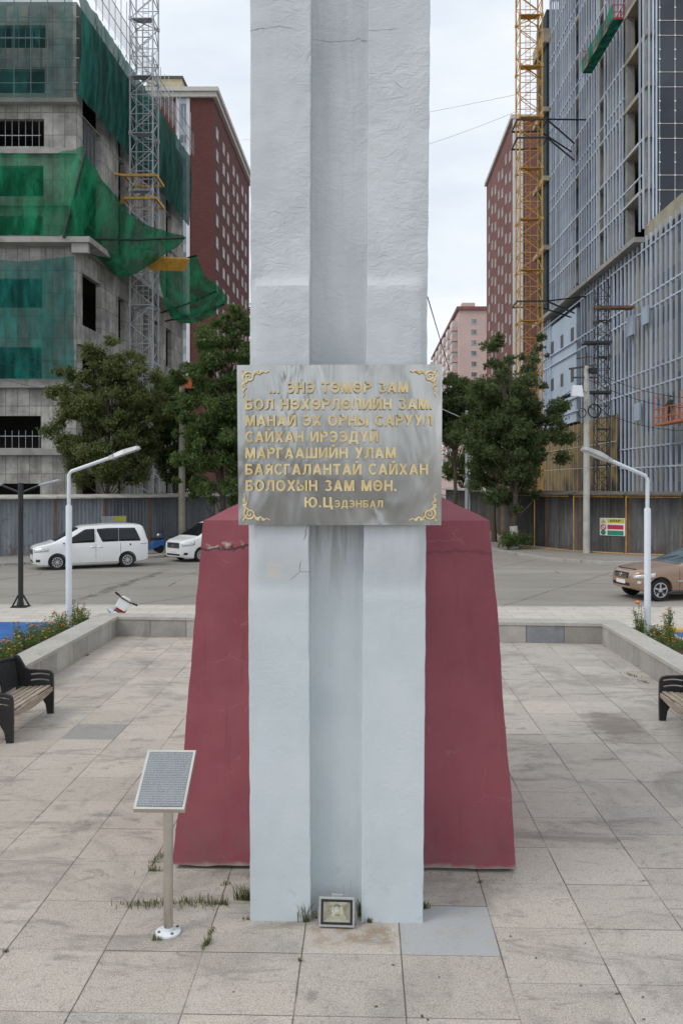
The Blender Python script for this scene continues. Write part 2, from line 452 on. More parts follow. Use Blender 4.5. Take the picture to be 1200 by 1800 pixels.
def _paving():
    n = NT('plaza_granite_slabs'); X, Y, Z = n.xyz()
    W, H, X0, Y0 = .76, .755, .283, 6.42
    wob = n.math('MULTIPLY', n.math('SUBTRACT', n.noise(3.5, 3), .5), .010)
    gx = n.math('DIVIDE', n.math('SUBTRACT', n.math('ADD', X, wob), X0), W)
    cx = n.math('FLOOR', gx)
    wc = n.white(n.vec(cx, 3.7, 1.3))
    off = n.math('MULTIPLY', n.math('GREATER_THAN', wc[0], .72), .45)
    gy = n.math('ADD', n.math('DIVIDE', n.math('SUBTRACT', n.math('ADD', Y, wob), Y0), H), off)
    cy = n.math('FLOOR', gy)
    chip_ = n.ramp(n.noise(13, 5, .7, n.mapped((1,1,1),(4,9,0))), .60, .76, 0, .016)
    def edge(g, s):
        fr = n.math('FRACT', g); return n.math('SUBTRACT', n.math('MULTIPLY', n.math('MINIMUM', fr, n.math('SUBTRACT', 1.0, fr)), s), chip_)
    rj = n.white(n.vec(cx, n.math('ROUND', gy), 9.1))[0]
    cjn = n.noise(1.1, 3)
    jx = n.math('MULTIPLY', n.ramp(edge(gx, W), .003, .0075, 1, 0), n.ramp(cjn, .36, .56, .3, 1))
    jy = n.math('MULTIPLY', n.ramp(edge(gy, H), .0025, .007, 1, 0), n.lin(rj, 0, 1, .12, 1))
    j = n.math('MAXIMUM', jx, jy)
    cell = n.white(n.vec(cx, cy, 5.5))
    tone = n.lin(cell[0], 0, 1, .87, 1.09)
    tint = n.math('ADD', n.math('MULTIPLY', n.lin(X, -4, 6, 0, .75), 1.0), n.math('MULTIPLY', n.math('SUBTRACT', n.noise(.55, 4), .5), 1.6))
    c = n.mix(n.math('ADD', tint, 0.0, clamp=True), (.52,.465,.40), (.485,.45,.415))
    c = n.mix(1.0, c, tone, 'MULTIPLY')
    # a few replaced slabs in cooler stone
    c = n.mix(n.math('MULTIPLY', n.math('GREATER_THAN', cell[0], .96), .4), c, (.30,.305,.31))
    # speckle
    sp = n.noise(105, 4, .75)
    c = n.mix(n.ramp(sp, .50, .60, 0, .72), c, (.12,.105,.09))
    c = n.mix(n.ramp(n.noise(44, 4, .8, n.mapped((1,1,1),(2,5,1))), .52, .62, 0, .42), c, (.17,.155,.14))
    c = n.mix(n.ramp(n.noise(80, 4, .7, n.mapped((1,1,1),(7,3,1))), .53, .62, 0, .7), c, (.64,.59,.52))
    # wear, dark damp blotches, drip stains
    c = n.mix(n.ramp(n.noise(.8, 7, .66, dist=.8), .48, .66, 0, .5), c, (.19,.175,.16))
    c = n.mix(n.ramp(n.noise(1.0, 7, .7, n.mapped((.7,2.6,1),(1,4,0)), .7), .53, .66, 0, .5), c, (.165,.15,.135))
    c = n.mix(n.ramp(n.noise(11, 5, .75), .54, .66, 0, .4), c, (.20,.185,.17))
    c = n.mix(n.ramp(n.noise(1.7, 6, .7, n.mapped((1,1,1),(21,5,0))), .54, .68, 0, .4), c, (.53,.50,.455))
    c = n.mix(n.ramp(n.noise(2.6, 7, .7, n.mapped((1,1.8,1),(3,8,0)), 1.0), .56, .70, 0, .5), c, (.15,.13,.115))
    c = n.mix(n.ramp(n.noise(5, 5, .6, n.mapped((1,1,1),(13,5,0))), .68, .76, 0, .5), c, (.55,.53,.50))
    # cool replacement slab at the foot of the column and rust under the floodlight
    def rect(x0, x1, y0, y1, s=.006):
        a = n.math('MULTIPLY', n.ramp(X, x0-s, x0+s), n.ramp(X, x1-s, x1+s, 1, 0))
        return n.math('MULTIPLY', a, n.math('MULTIPLY', n.ramp(Y, y0-s, y0+s), n.ramp(Y, y1-s, y1+s, 1, 0)))
    c = n.mix(n.math('MULTIPLY', rect(.288, 1.04, 6.425, 7.17), n.ramp(n.noise(6, 5), .3, .7, .45, .85)), c, n.mix(sp, (.30,.325,.35), (.46,.48,.50)))
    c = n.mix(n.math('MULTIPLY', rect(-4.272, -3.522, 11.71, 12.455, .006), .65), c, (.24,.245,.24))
    rs = n.math('MULTIPLY', rect(-.45, .27, 6.55, 6.84, .09), n.ramp(n.noise(5, 5, .7), .4, .62))
    c = n.mix(n.math('MULTIPLY', rs, .6), c, (.27,.16,.07))
    # brown spill on the right
    dx = n.math('SUBTRACT', X, 3.75); dy = n.math('SUBTRACT', Y, 12.6)
    rr = n.math('SQRT', n.math('ADD', n.math('MULTIPLY', dx, dx), n.math('MULTIPLY', n.math('MULTIPLY', dy, dy), .25)))
    rr = n.math('ADD', rr, n.math('MULTIPLY', n.math('SUBTRACT', n.noise(3, 6, .7), .5), 1.0))
    c = n.mix(n.ramp(rr, .15, .55, .62, 0), c, (.14,.11,.085))
    c = n.mix(n.math('MULTIPLY', j, .8), c, (.06,.04,.034))
    n.bump(n.math('SUBTRACT', n.math('MULTIPLY', sp, .12), j), .5, .006)
    return n.fin(c, .82, 0, .35)
m_paving = _paving()

def _asphalt():
    n = NT('worn_road_concrete'); X, Y, Z = n.xyz()
    c = n.mix(n.ramp(n.noise(.12, 6, .6), .3, .7), (.255,.235,.208), (.32,.297,.265))
    c = n.mix(n.ramp(n.noise(45, 3, .7), .5, .65, 0, .4), c, (.10,.095,.09))
    tr = n.noise(1.0, 5, .6, n.mapped((.05,.9,1)))
    c = n.mix(n.ramp(tr, .5, .72, 0, .3), c, (.13,.122,.115))
    # slab joints and sealed cracks
    wob = n.math('MULTIPLY', n.math('SUBTRACT', n.noise(.6, 4), .5), .35)
    fr = n.math('FRACT', n.math('ADD', n.math('MULTIPLY', n.math('ADD', n.math('MULTIPLY', X, .85), n.math('ADD', n.math('MULTIPLY', Y, -.53), wob)), .21), .1))
    c = n.mix(n.ramp(n.math('MINIMUM', fr, n.math('SUBTRACT', 1.0, fr)), .005, .012, .6, 0), c, (.07,.065,.06))
    cv = n.voro(.16, 'DISTANCE_TO_EDGE', n.mix(.06, n.obj, n.noise(1.2, 5, color=True)))
    c = n.mix(n.math('MULTIPLY', n.ramp(cv, .0012, .005, 1, 0), n.ramp(n.noise(.25), .45, .6)), c, (.05,.047,.045))
    oil = n.noise(.5, 7, .7, n.mapped((1,.5,1),(4,2,0)), 1.2)
    c = n.mix(n.ramp(oil, .60, .72, 0, .6), c, (.09,.085,.08))
    # long patched crack running across the carriageway, and tyre-polished lanes
    p_, q_ = G(118,1062,-.12), G(300,1000,-.12); d_ = (q_-p_).normalized()
    ax = n.math('SUBTRACT', X, p_.x); ay = n.math('SUBTRACT', Y, p_.y)
    al = n.math('ADD', n.math('MULTIPLY', ax, d_.x), n.math('MULTIPLY', ay, d_.y))
    pe = n.math('ABSOLUTE', n.math('ADD', n.math('ADD', n.math('MULTIPLY', ax, -d_.y), n.math('MULTIPLY', ay, d_.x)), n.math('MULTIPLY', n.math('SUBTRACT', n.noise(.9, 7, .7), .5), 1.3)))
    ln = n.math('MULTIPLY', n.ramp(al, 0, .6), n.ramp(al, (q_-p_).length-1, (q_-p_).length, 1, 0))
    c = n.mix(n.math('MULTIPLY', n.math('MULTIPLY', n.ramp(pe, .06, .30, 1, 0), ln), n.ramp(n.noise(1.4, 6, .75), .36, .6, .1, .8)), c, (.07,.063,.056))
    lane = n.noise(1.0, 5, .6, n.mapped((.03,.55,1),(2,0,0)))
    c = n.mix(n.ramp(lane, .5, .68, 0, .35), c, (.40,.375,.335))
    c = n.mix(n.ramp(n.noise(2.2, 7, .75, n.mapped((.6,1.2,1),(9,0,0))), .56, .7, 0, .4), c, (.15,.14,.125))
    n.bump(n.noise(60), .2, .004)
    return n.fin(c, .85, 0, .35)
m_road = _asphalt()

def _slabs(name, a, b, s):
    n = NT(name)
    br = n.t.nodes.new('ShaderNodeTexBrick'); n.L(n.obj, br.inputs['Vector'])
    br.inputs['Color1'].default_value = (*a,1); br.inputs['Color2'].default_value = (*b,1); br.inputs['Mortar'].default_value = (*mul(a,.45),1)
    br.inputs['Scale'].default_value = 1.0; br.inputs['Mortar Size'].default_value = .008
    br.inputs['Brick Width'].default_value = s; br.inputs['Row Height'].default_value = s*.6
    c = n.mix(n.ramp(n.noise(.7, 6), .5, .75, 0, .5), br.outputs[0], mul(a,.6))
    c = n.mix(n.ramp(n.noise(60, 3, .7), .5, .65, 0, .35), c, mul(a,.5))
    return n.fin(c, .85)
m_walk = _slabs('pale_pavement_slabs', (.50,.465,.41), (.56,.525,.465), .8)
m_walk_far = _slabs('grey_pavement', (.27,.25,.225), (.31,.285,.26), 1.2)
m_kerb = MAT('kerb_stone', (.40,.38,.35), .85, var=.15, dirt=(.15,.14,.13), dirt_amt=.6)
m_ground = MAT('bare_ground', (.2,.185,.165), .95, var=.25, scale=.2)
m_soil = MAT('dark_soil', (.06,.045,.032), .95, var=.4, scale=8, bump=.6, bdist=.02)
def _bluefloor():
    n = NT('blue_painted_floor')
    c = n.mix(n.ramp(n.noise(2, 5), .3, .75), (.018,.095,.33), (.035,.15,.43))
    c = n.mix(n.ramp(n.noise(3, 7, .7), .58, .7, 0, .6), c, (.09,.12,.16))
    return n.fin(c, .55)
m_bluefloor = _bluefloor()

# ------------------------------------------------------------------ ground, road, pavements
o = MB().quad((-1500,-400,-.14),(1500,-400,-.14),(1500,2600,-.14),(-1500,2600,-.14)).build('ground', m_ground); tag(o, kind='structure')
o = MB().quad((-90,24.75,-.12),(90,24.75,-.12),(90,260,-.12),(-90,260,-.12)).build('road', m_road); tag(o, kind='structure')
o = MB().box(-9,9,-14,24.0,-.13,-.0045).build('plaza', m_paving); tag(o, kind='structure')
for v in o.data.vertices:
    if v.co.z > -.05: v.co.z = 0
pl = o
# near pavement along the street (behind the end wall)
WL, WR = -5.83, 5.33                # inner faces of the side walls
YL, YR = 19.67, 18.98               # where the end wall meets them
o = MB().prism([(-60,21.5),(-6.9,21.5),(-6.36,20.2),(5.85,19.45),(6.9,20.7),(60,20.7),(60,24.6),(-60,24.6)], -.13, .006).build('pavement', m_walk); tag(o, kind='structure')
o = MB().box(-60,60,24.604,24.75,-.13,.014).build('near_kerb', m_kerb, bevel=.01); tag(o, kind='structure')
# side gardens beside the sunken plaza
o = MB().box(-60,-9.004,-14,21.49,-.13,.002).box(9.004,60,-14,20.69,-.13,.002).build('side_ground', m_ground); tag(o, kind='structure')
o = MB().box(-13,-7.2,13,21.4,.004,.03).build('blue_court', m_bluefloor); tag(o, kind='structure')
o = MB().box(6.75,12,13,20.35,.004,.03).build('blue_play_floor', m_bluefloor); tag(o, kind='structure')
m_bed_y = MAT('yellow_painted_kerb', (.60,.40,.10), .6, dirt=(.25,.2,.12), dscale=3)
o = MB().box(6.75,12,20.36,20.62,.006,.10).build('yellow_kerb', m_bed_y, bevel=.01); tag(o, kind='structure')
m_bed_w = MAT('white_painted_kerb', (.62,.60,.55), .6, dirt=(.25,.22,.18), dscale=3)
o = MB().box(6.62,6.74,8,19.9,.002,.33).build('white_bed_kerb', m_bed_w, bevel=.01); tag(o, kind='structure')
o = MB().box(-7.16,-6.37,6,20.6,.002,.27).build('flower_bed_soil', m_soil); tag(o, kind='structure')
o = MB().box(5.84,6.61,6,19.6,.002,.27).build('flower_bed_soil', m_soil); tag(o, kind='structure')
# far pavements with kerbs, curving into the side street
def far_walk(line, fill, nm):
    poly = [(p.x,p.y) for p in line]+fill
    o = MB().prism(poly, -.135, .0).build(nm, m_walk_far); tag(o, kind='structure')
    k = MB(); out = 1 if nm == 'right' else -1
    n_ = len(line); off = []
    for i, p in enumerate(line):
        d = (line[min(i+1,n_-1)]-line[max(i-1,0)]); d.z = 0; d.normalize()
        off.append((Vector((d.y,-d.x,0)), p))
    c = Vector((sum(q[0] for q in poly)/len(poly), sum(q[1] for q in poly)/len(poly), 0))
    for i in range(n_-1):
        (a, p), (b, q) = off[i], off[i+1]
        s1 = 1 if (p+a-c).length > (p-a-c).length else -1
        s2 = 1 if (q+b-c).length > (q-b-c).length else -1
        L_ = (q-p).length; m_ = max(1, round(L_/1.2))
        for k_ in range(m_):
            t0, t1 = k_/m_, (k_+1)/m_-.012
            p0, p1 = p.lerp(q,t0), p.lerp(q,t1)
            e0, e1 = p0+a.lerp(b,t0)*s1*.18, p1+a.lerp(b,t1)*s2*.18
            k.prism([(p0.x,p0.y),(p1.x,p1.y),(e1.x,e1.y),(e0.x,e0.y)], -.135, .02)
    o = k.build('kerb', m_kerb, bevel=.012); tag(o, kind='structure')
def smooth_line(pts, n=5):
    out = []
    P = [pts[0]]+list(pts)+[pts[-1]]
    for i in range(1, len(P)-2):
        for k in range(n):
            t = k/n; a,b,c,d = P[i-1],P[i],P[i+1],P[i+2]
            out.append(.5*((2*b)+(c-a)*t+(2*a-5*b+4*c-d)*t*t+(3*b-a-3*c+d)*t**3))
    out.append(pts[-1]); return out
kl = smooth_line([G(-420,1012), G(0,990), G(150,984), G(297,974), G(400,958), G(455,935)])
kl.append(Vector((kl[-1].x+.1, 220, 0)))
far_walk(kl, [(-88,220),(-88,kl[0].y)], 'pavement_corner')
kr = smooth_line([G(1500,991), G(1200,989), G(1142,988), G(1060,986.5), G(970,981), G(905,971), G(865,962), G(842,945)])
kr.append(Vector((kr[-1].x, 220, 0)))
far_walk(kr, [(88,220),(88,kr[0].y)], 'pavement_corner')

# ------------------------------------------------------------------ low granite walls round the sunken plaza
def low_wall(a, b, thick, side, label, blue=(), h=.47, loc=None):
    """a, b: ends of the inner face; side: +1 if the wall lies to the left of a->b"""
    a, b = Vector((*a,0)), Vector((*b,0)); d = (b-a); Ln = d.length; ang = math.atan2(d.y, d.x)
    t = thing('low_wall', label, 'wall', a, ang, 'granite walls round the sunken plaza')
    core = MB().box(0, Ln, side*.03, side*(thick-.03), 0, h-.075); core.build('core', m_soil, t)
    n = max(1, round(Ln/.86)); x = 0
    r = random.Random(int(Ln*100)); cuts = [0]
    for i in range(1, n): cuts.append(Ln*i/n + r.uniform(-.05,.05))
    cuts.append(Ln)
    for i in range(n):
        MB().box(cuts[i]+.005, cuts[i+1]-.005, 0, side*.028, 0.002, h-.080).build('facing_panel', m_gran_blue if i in blue else m_gran, t, bevel=.003)
    for i in range(0, n, 2):
        x0, x1 = cuts[i], cuts[min(i+2, n)]
        MB().box(x0+.002, x1-.002, -side*.018, side*(thick+.01), h-.075, h).build('coping', m_gran_cap, t, bevel=.006)
    return t
low_wall((WL,4.5), (WL,YL+.50), .52, 1, 'granite low wall on the left, behind the bench with carved back', h=.47)
low_wall((WR,4.5), (WR,YR+.50), .47, -1, 'granite low wall on the right, beside the white lamp post and flower bed', h=.47)
low_wall((WL-.04,YL), (WR+.04,YR), .48, 1, 'granite low wall across the end, behind the red plinth', blue=(11,), h=.465)
# ------------------------------------------------------------------ buildings
def axes(U, W):
    U, W = Vector(U), Vector(W)
    return Matrix(((U.x,W.x,0,0),(U.y,W.y,0,0),(0,0,1,0),(0,0,0,1)))
def toward(vpx):
    return (cF + cR*((vpx-600)/FPX)).normalized()
def foot(u, d):
    p = D(u, 850, d); p.z = 0; return p

def wall_open(mb, put, a0, a1, z0, z1, rows):
    """wall with openings; put(a0,a1,z0,z1) adds a solid box; rows: (zlo, zhi, [(a,b)...]) bottom to top"""
    z = z0
    for zl, zh, ops in rows:
        if zl > z: put(a0, a1, z, zl)
        a = a0
        for p_, q_ in sorted(ops):
            if p_ > a: put(a, p_, zl, zh)
            a = max(a, q_)
        if a < a1: put(a, a1, zl, zh)
        z = zh
    if z < z1: put(a0, a1, z, z1)

# --- concrete frame on the left
bl = thing('unfinished_building', 'bare concrete block under construction on the left, draped in green netting', 'building', foot(135, 52))
TL = axes(-cR, toward(712))
rows_z = [(1.0,3.6),(5.8,7.8),(10.1,12.06),(14.5,16.3),(19.0,20.2),(21.4,23.3),(24.5,26.2),(27.75,29.3),(30.6,32.0)]
TOP = 33.2
b = MB(TL)
wall_open(b, lambda a,c_,z,zz: b.box(a,c_,0,.35,z,zz), 0, 15, 0, TOP, [(zl,zh,[(2.25-.04*i,5.6),(7.0,10.2),(11.4,14.2)]) for i,(zl,zh) in enumerate(rows_z)])
b.build('front_wall', m_conc, bl)
b = MB(TL)
wall_open(b, lambda a,c_,z,zz: b.box(0,.35,a,c_,z,zz), .352, 25, 0, TOP, [(zl-.9,zh+.6,[(.95,4.2),(7.6,9.0),(9.9,11.1),(13.2,14.6),(16.2,17.5),(19.5,21.2)]) if (zh-zl) > 1.5 else (zl-.2,zh+.3,[(.95,4.2),(7.6,9.0),(9.9,11.1),(13.2,14.6),(16.2,17.5),(19.5,21.2)]) for zl,zh in rows_z])
b.build('side_wall', m_conc, bl)
for z in (5.0, 9.4, 13.6, 17.9, 20.6, 23.75, 26.95, 29.85, 32.9):
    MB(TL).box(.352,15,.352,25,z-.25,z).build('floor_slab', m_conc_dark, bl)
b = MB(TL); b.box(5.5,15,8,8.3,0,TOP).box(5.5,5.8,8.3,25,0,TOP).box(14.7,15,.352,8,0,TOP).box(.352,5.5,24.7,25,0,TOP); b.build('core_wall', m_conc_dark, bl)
# ledges
for z0, z1, pr in ((5.35,5.75,.35),(9.5,10.05,.4),(20.75,20.95,.2),(23.95,24.3,.3),(27.05,27.6,.45)):
    b = MB(TL); b.box(-.0-pr*.4,15,-pr,-.002,z0,z1); b.build('ledge', m_conc_plain, bl, bevel=.02)
b = MB(TL); b.box(-1.15,15,-.95,-.003,18.3,18.65).box(-1.15,-.003,-.003,25,18.3,18.65); b.box(-1.0,-.003,-.8,-.5,17.7,18.3); b.build('cantilever_slab', m_conc_plain, bl)
b = MB(TL)
for z in (5.5, 9.9, 12.6):
    b.box(-.25,-.003,0,25,z-.35,z)
b.build('side_beam', m_conc_plain, bl)
MB(TL).box(0,15,0,25,TOP+.003,TOP+.25).build('roof_slab', m_conc_plain, bl)
# steel railings in the openings
for zl, zh in rows_z[0:2]+rows_z[6:7]+rows_z[8:9]:
    b = MB(TL)
    for k in range(9): b.bar((2.4+k*.42,.2,zl),(2.4+k*.42,.2,zl+(zh-zl)*(1 if zl > 20 else .55)),.022)
    b.bar((2.3,.2,zl+.75),(5.6,.2,zl+.75),.04); b.build('railing', m_galv, bl)
zl, zh = 24.3, 26.6
b = MB(TL)
for k in range(14): b.bar((.17,1.0+k*.24,zl-.6),(.17,1.0+k*.24,zh+.2),.025)
b.build('railing', m_galv, bl)

def sheet(P, nu, nv, name, mat, parent, amp=.10, fr=1.6, seed=0):
    b = MB()
    def Q(u, v):
        p = Vector(P(u, v)); e = 1.0
        q = Vector((p.x*fr, p.y*fr, p.z*fr*.35))+Vector((seed,0,0))
        return p + Vector((mnoise.noise(q), mnoise.noise(q+Vector((9,9,9))), .4*mnoise.noise(q+Vector((4,1,7)))))*amp
    b.grid(Q, nu, nv)
    return b.build(name, mat, parent, smooth=True, fix=False)
bo = bl.location
def LB(u, w, z): return TL @ Vector((u, w, z)) + bo
def net(name, label, P, nu, nv, mat, amp=.1, seed=0, fr=1.6):
    o = sheet(P, nu, nv, name, mat, None, amp, fr, seed)
    tag(o, label, 'safety net', 'safety nets on the concrete block'); return o
net('safety_net', 'teal translucent net hung over the lower storeys of the left concrete block', lambda u,v: LB(15-15.1*u,-.75+.1*math.sin(u*9),10.0+7.35*v+.15*math.sin(u*14)*v), 60, 30, m_net_teal, .1, 1)
net('safety_net', 'thin teal net over the topmost storeys of the left concrete block', lambda u,v: LB(15-15.3*u,-1.35,26.9+6.6*v), 60, 24, m_net_light, .06, 2)
net('safety_net', 'dark green net down the street side of the left concrete block', lambda u,v: LB(-.55-.25*math.sin(v*3.1),-1.3+26.3*u,27.2-1.2*u*0+(6.5-1.0*u*0)*v), 100, 30, m_net_dark, .14, 3)
net('safety_net', 'bright green net across the middle storeys of the left concrete block', lambda u,v: LB(15-15.9*u,-1.05-.25*math.sin(u*6.5)*(1-v)-.10*math.sin(u*46+3*v)*v,18.75+(4.75+.45*math.sin(u*10+1)*.4+.9*max(0,u-.85)/.15)*v), 110, 30, m_net_green, .3, 4)
def curve(pts):
    P = smooth_line([Vector(p) for p in pts], 8)
    def f(t):
        x = t*(len(P)-1); i = min(int(x), len(P)-2); return P[i].lerp(P[i+1], x-i)
    return f
tA = curve([D(150,268,50.6), D(195,332,52.5), D(245,388,55.0), D(325,415,58.0)])
tB = curve([D(112,417,50.9), D(165,450,54.0), D(225,486,57.0), D(327,420,58.2)])
fan = net('catch_fan', 'green catch net fanning out to a point beside the grey mast', lambda u,v: tB(u).lerp(tA(u), v)+Vector((0,0,-.9*math.sin(math.pi*v)*math.sin(math.pi*u))), 50, 22, m_net_fan, .18, 5)
tA = curve([D(283,447,62), D(283,500,62.5), D(298,552,64), D(320,568,66)])
tB = curve([D(346,447,60), D(358,482,61), D(378,497,62), D(402,527,64)])
fan2 = net('catch_fan', 'lower green catch net stretched on struts above the dark tree', lambda u,v: tA(u).lerp(tB(u), v)+Vector((0,0,-.6*math.sin(math.pi*v))), 40, 22, m_net_fan, .18, 6)
for o, ends in ((fan, [(D(150,420,52.5),D(325,418,58.1)),(D(112,418,51),D(150,270,50.6))]), (fan2, [(D(283,550,64),D(380,512,62.5)),(D(290,565,65),D(395,535,64)),(D(283,462,62),D(346,449,60))])):
    for a, c_ in ends:
        MB().tube([a, a.lerp(c_,.5)-Vector((0,0,.1)), c_], .07, 6).build('strut', m_black_metal, o)
# yellow platform under the second fan and the tie frame of the mast are separate steelwork
pf = thing('steel_platform', 'yellow cantilevered work platform under the lower green catch net', 'platform', (0,0,0))
a, c_, e, f_ = D(256,452,58), D(331,455,58), D(325,474,58.5), D(262,472,58.5)
MB().add([a,c_,e,f_]+[p-Vector((0,.0,.12)) for p in (a,c_,e,f_)], [(0,1,2,3),(7,6,5,4),(0,4,5,1),(1,5,6,2),(2,6,7,3),(3,7,4,0)]).build('deck', m_yellow, pf)
MB().bar(a, c_, .14).build('beam', m_yellow, pf)
# scaffold poles along the roof edge and front
sf = thing('scaffolding', 'thin tube scaffold over the top front and roof edge of the left concrete block', 'scaffolding', (0,0,0))
b = MB()
for k in range(15): b.tube([LB(.3+k*1.02,-1.1,26.9), LB(.3+k*1.02,-1.1,34.4)], .03, 5)
b.build('front_upright', m_galv, sf)
b = MB()
for z in (27.9,29.4,30.6,31.9,33.3): b.tube([LB(-.6,-1.12,z), LB(15,-1.12,z)], .026, 5)
b.build('front_ledger', m_galv, sf)
b = MB()
for k in range(22): b.tube([LB(-1.15,-1+k*1.15,33.0), LB(-1.15,-1+k*1.15,36.3+.5*(k%3==0))], .03, 5)
for z in (34.2,35.3): b.tube([LB(-1.15,-1,z), LB(-1.15,24.5,z)], .026, 5)
b.build('roof_guard', m_galv, sf)
o = sheet(lambda u,v: LB(-1.12,-1+25.5*u,33.4+2.0*v), 50, 6, 'guard_netting', net_mat('grey_netting', (.4,.42,.42), .3), sf, .05)
r = random.Random(4)
for k in range(30):
    y = r.uniform(4,24); MB().tube([LB(.2+r.random(),y,33.3), LB(.2+r.random(),y+r.uniform(-.1,.1),34.4+r.random()*1.4)], .02, 4).build('starter_bar', m_rust, sf)

# --- crane masts
def mast(name, label, base, wd, H, mat, seg, leg=.09, br=.05, ladder=True, rz=0.0):
    t = thing(name, label, 'crane mast', base, rz)
    h = wd/2
    for sx in (-1,1):
        for sy in (-1,1): MB().box(sx*h-leg/2,sx*h+leg/2,sy*h-leg/2,sy*h+leg/2,0,H).build('mast_leg', mat, t)
    b = MB(); n = int(H/seg)
    for i in range(n):
        z0, z1 = i*seg, (i+1)*seg
        for a, c_ in (((-h,-h),(h,-h)),((h,-h),(h,h)),((h,h),(-h,h)),((-h,h),(-h,-h))):
            p, q = (a, c_) if i % 2 else (c_, a)
            b.bar((p[0],p[1],z0),(q[0],q[1],z1),br); b.bar((a[0],a[1],z0),(c_[0],c_[1],z0),br)
        if i % 3 == 0:
            b.box(-h*.9,h*.9,-h*.9,h*.9*0-.1,z0+.02,z0+.06)
            b.bar((-h,-h,z0),(h,h,z0),br*1.2); b.bar((h,-h,z0+.02),(-h,h,z0+.02),br*1.2)
            for sx in (-1,1):
                for sy in (-1,1): b.box(sx*h-leg*.9,sx*h+leg*.9,sy*h-leg*.9,sy*h+leg*.9,z0-.12,z0+.12)
    b.build('lattice', mat, t)
    if ladder:
        b = MB()
        for s in (-.2,.2): b.bar((s,h*.5,0),(s,h*.5,H),.04)
        for i in range(int(H/.35)): b.bar((-.2,h*.5,i*.35),(.2,h*.5,i*.35),.03)
        b.build('ladder', mat, t)
    return t
gm = mast('crane_mast', 'grey lattice crane mast in front of the left concrete block', foot(254,60), 1.62, 50, m_galv, 1.35)
b = MB(); zt = 3.6+(850-318)/FPX*60
q = -cR
for dz in (0, -1.6):
    b = MB()
    b.bar((1.1,-1.1,zt+dz),(-1.1,-1.1,zt+dz),.16); b.bar((1.1,1.1,zt+dz),(-1.1,1.1,zt+dz),.16); b.bar((1.1,-1.1,zt+dz),(1.1,1.1,zt+dz),.16); b.bar((-1.1,-1.1,zt+dz),(-1.1,1.1,zt+dz),.16)
    if dz == 0: b.bar((-1.1,-1.1,zt),(-3.2,-1.4,zt+.25),.16); b.bar((-1.1,1.1,zt),(-3.0,2.6,zt),.16)
    else: b.bar((-1.1,-1.1,zt-1.6),(-2.6,0,zt-2.6),.13)
    b.build('wall_tie', m_yellow, gm)
ym = mast('crane_mast', 'yellow lattice crane mast beside the glass tower on the right', foot(929,75), 1.95, 62, m_yellow, 1.5, .115, .05)
for v in (221, 535):
    z = 3.6+(850-v)/FPX*75
    for dz in ((0, -1.6) if v == 221 else (0,)):
        b = MB()
        b.bar((-1.3,-1.3,z+dz),(1.3,-1.3,z+dz),.13); b.bar((-1.3,1.3,z+dz),(1.3,1.3,z+dz),.13); b.bar((-1.3,-1.3,z+dz),(-1.3,1.3,z+dz),.13); b.bar((1.3,-1.3,z+dz),(1.3,1.3,z+dz),.13)
        if dz == 0: b.bar((1.3,-1.3,z),(5.3,1.0,z+.9),.11); b.bar((1.3,1.3,z),(5.2,6.0,z),.11)
        b.bar((1.3,-1.3,z+dz),(5.0,4.0,z+dz),.11)
        b.build('wall_tie', m_black_metal, ym)

# --- red brick towers far behind
def _brick():
    n = NT('dark_red_brick')
    br = n.t.nodes.new('ShaderNodeTexBrick'); X,Y,Z = n.xyz(); n.L(n.vec(n.math('ADD',X,Y), Z, 0), br.inputs['Vector'])
    br.inputs['Color1'].default_value = (.115,.045,.043,1); br.inputs['Color2'].default_value = (.142,.055,.052,1); br.inputs['Mortar'].default_value = (.14,.07,.065,1)
    br.inputs['Scale'].default_value = 1.0; br.inputs['Brick Width'].default_value = .6; br.inputs['Row Height'].default_value = .25; br.inputs['Mortar Size'].default_value = .02
    c = n.mix(n.ramp(n.noise(.15, 5), .35, .7, 0, .35), br.outputs[0], (.10,.035,.034))
    return n.fin(c, .9, 0, .2)
m_brick = _brick()
def _brick2():
    n = NT('faded_red_brick'); c = n.mix(n.ramp(n.noise(.2, 5), .3, .7), (.185,.088,.08), (.24,.115,.105)); return n.fin(c, .9, 0, .2)
m_brick2 = _brick2()
m_trim = MAT('pale_stone_trim', (.55,.53,.49), .8, var=.1)
m_white_wall = MAT('white_rendered_wall', (.66,.67,.68), .8, var=.08, scale=.3)
m_win_far = MAT('curtained_window_panes', (.17,.18,.19), .25, var=.75, scale=.9, rnd=.55)
_win = {}
def far_window(parent, T, x, w0, w1, z0, z1, side, key):
    """frame with a pane, shared mesh; x plane, facing -side"""
    if key not in _win:
        Lw, Hh = w1-w0, z1-z0
        f = MB(T); e = .13
        f.box(-.06,-.005,0,Lw,0,e).box(-.06,-.005,0,Lw,Hh-e,Hh).box(-.06,-.005,0,e,e,Hh-e).box(-.06,-.005,Lw-e,Lw,e,Hh-e).box(-.05,-.005,Lw*.5-.05,Lw*.5+.05,e,Hh-e)
        fo = f.build('window', m_trim, parent)
        p = MB(T); p.box(-.03,-.006,e,Lw-e,e,Hh-e); po = p.build('pane', m_win_far, fo)
        _win[key] = (fo, po); fo.location = T.to_3x3() @ Vector((x, w0, z0)); return fo
    fo, po = _win[key]
    a = fo.copy(); COL.objects.link(a); a.location = T.to_3x3() @ Vector((x, w0, z0)); a.parent = parent
    q = po.copy(); COL.objects.link(q); q.parent = a
    return a

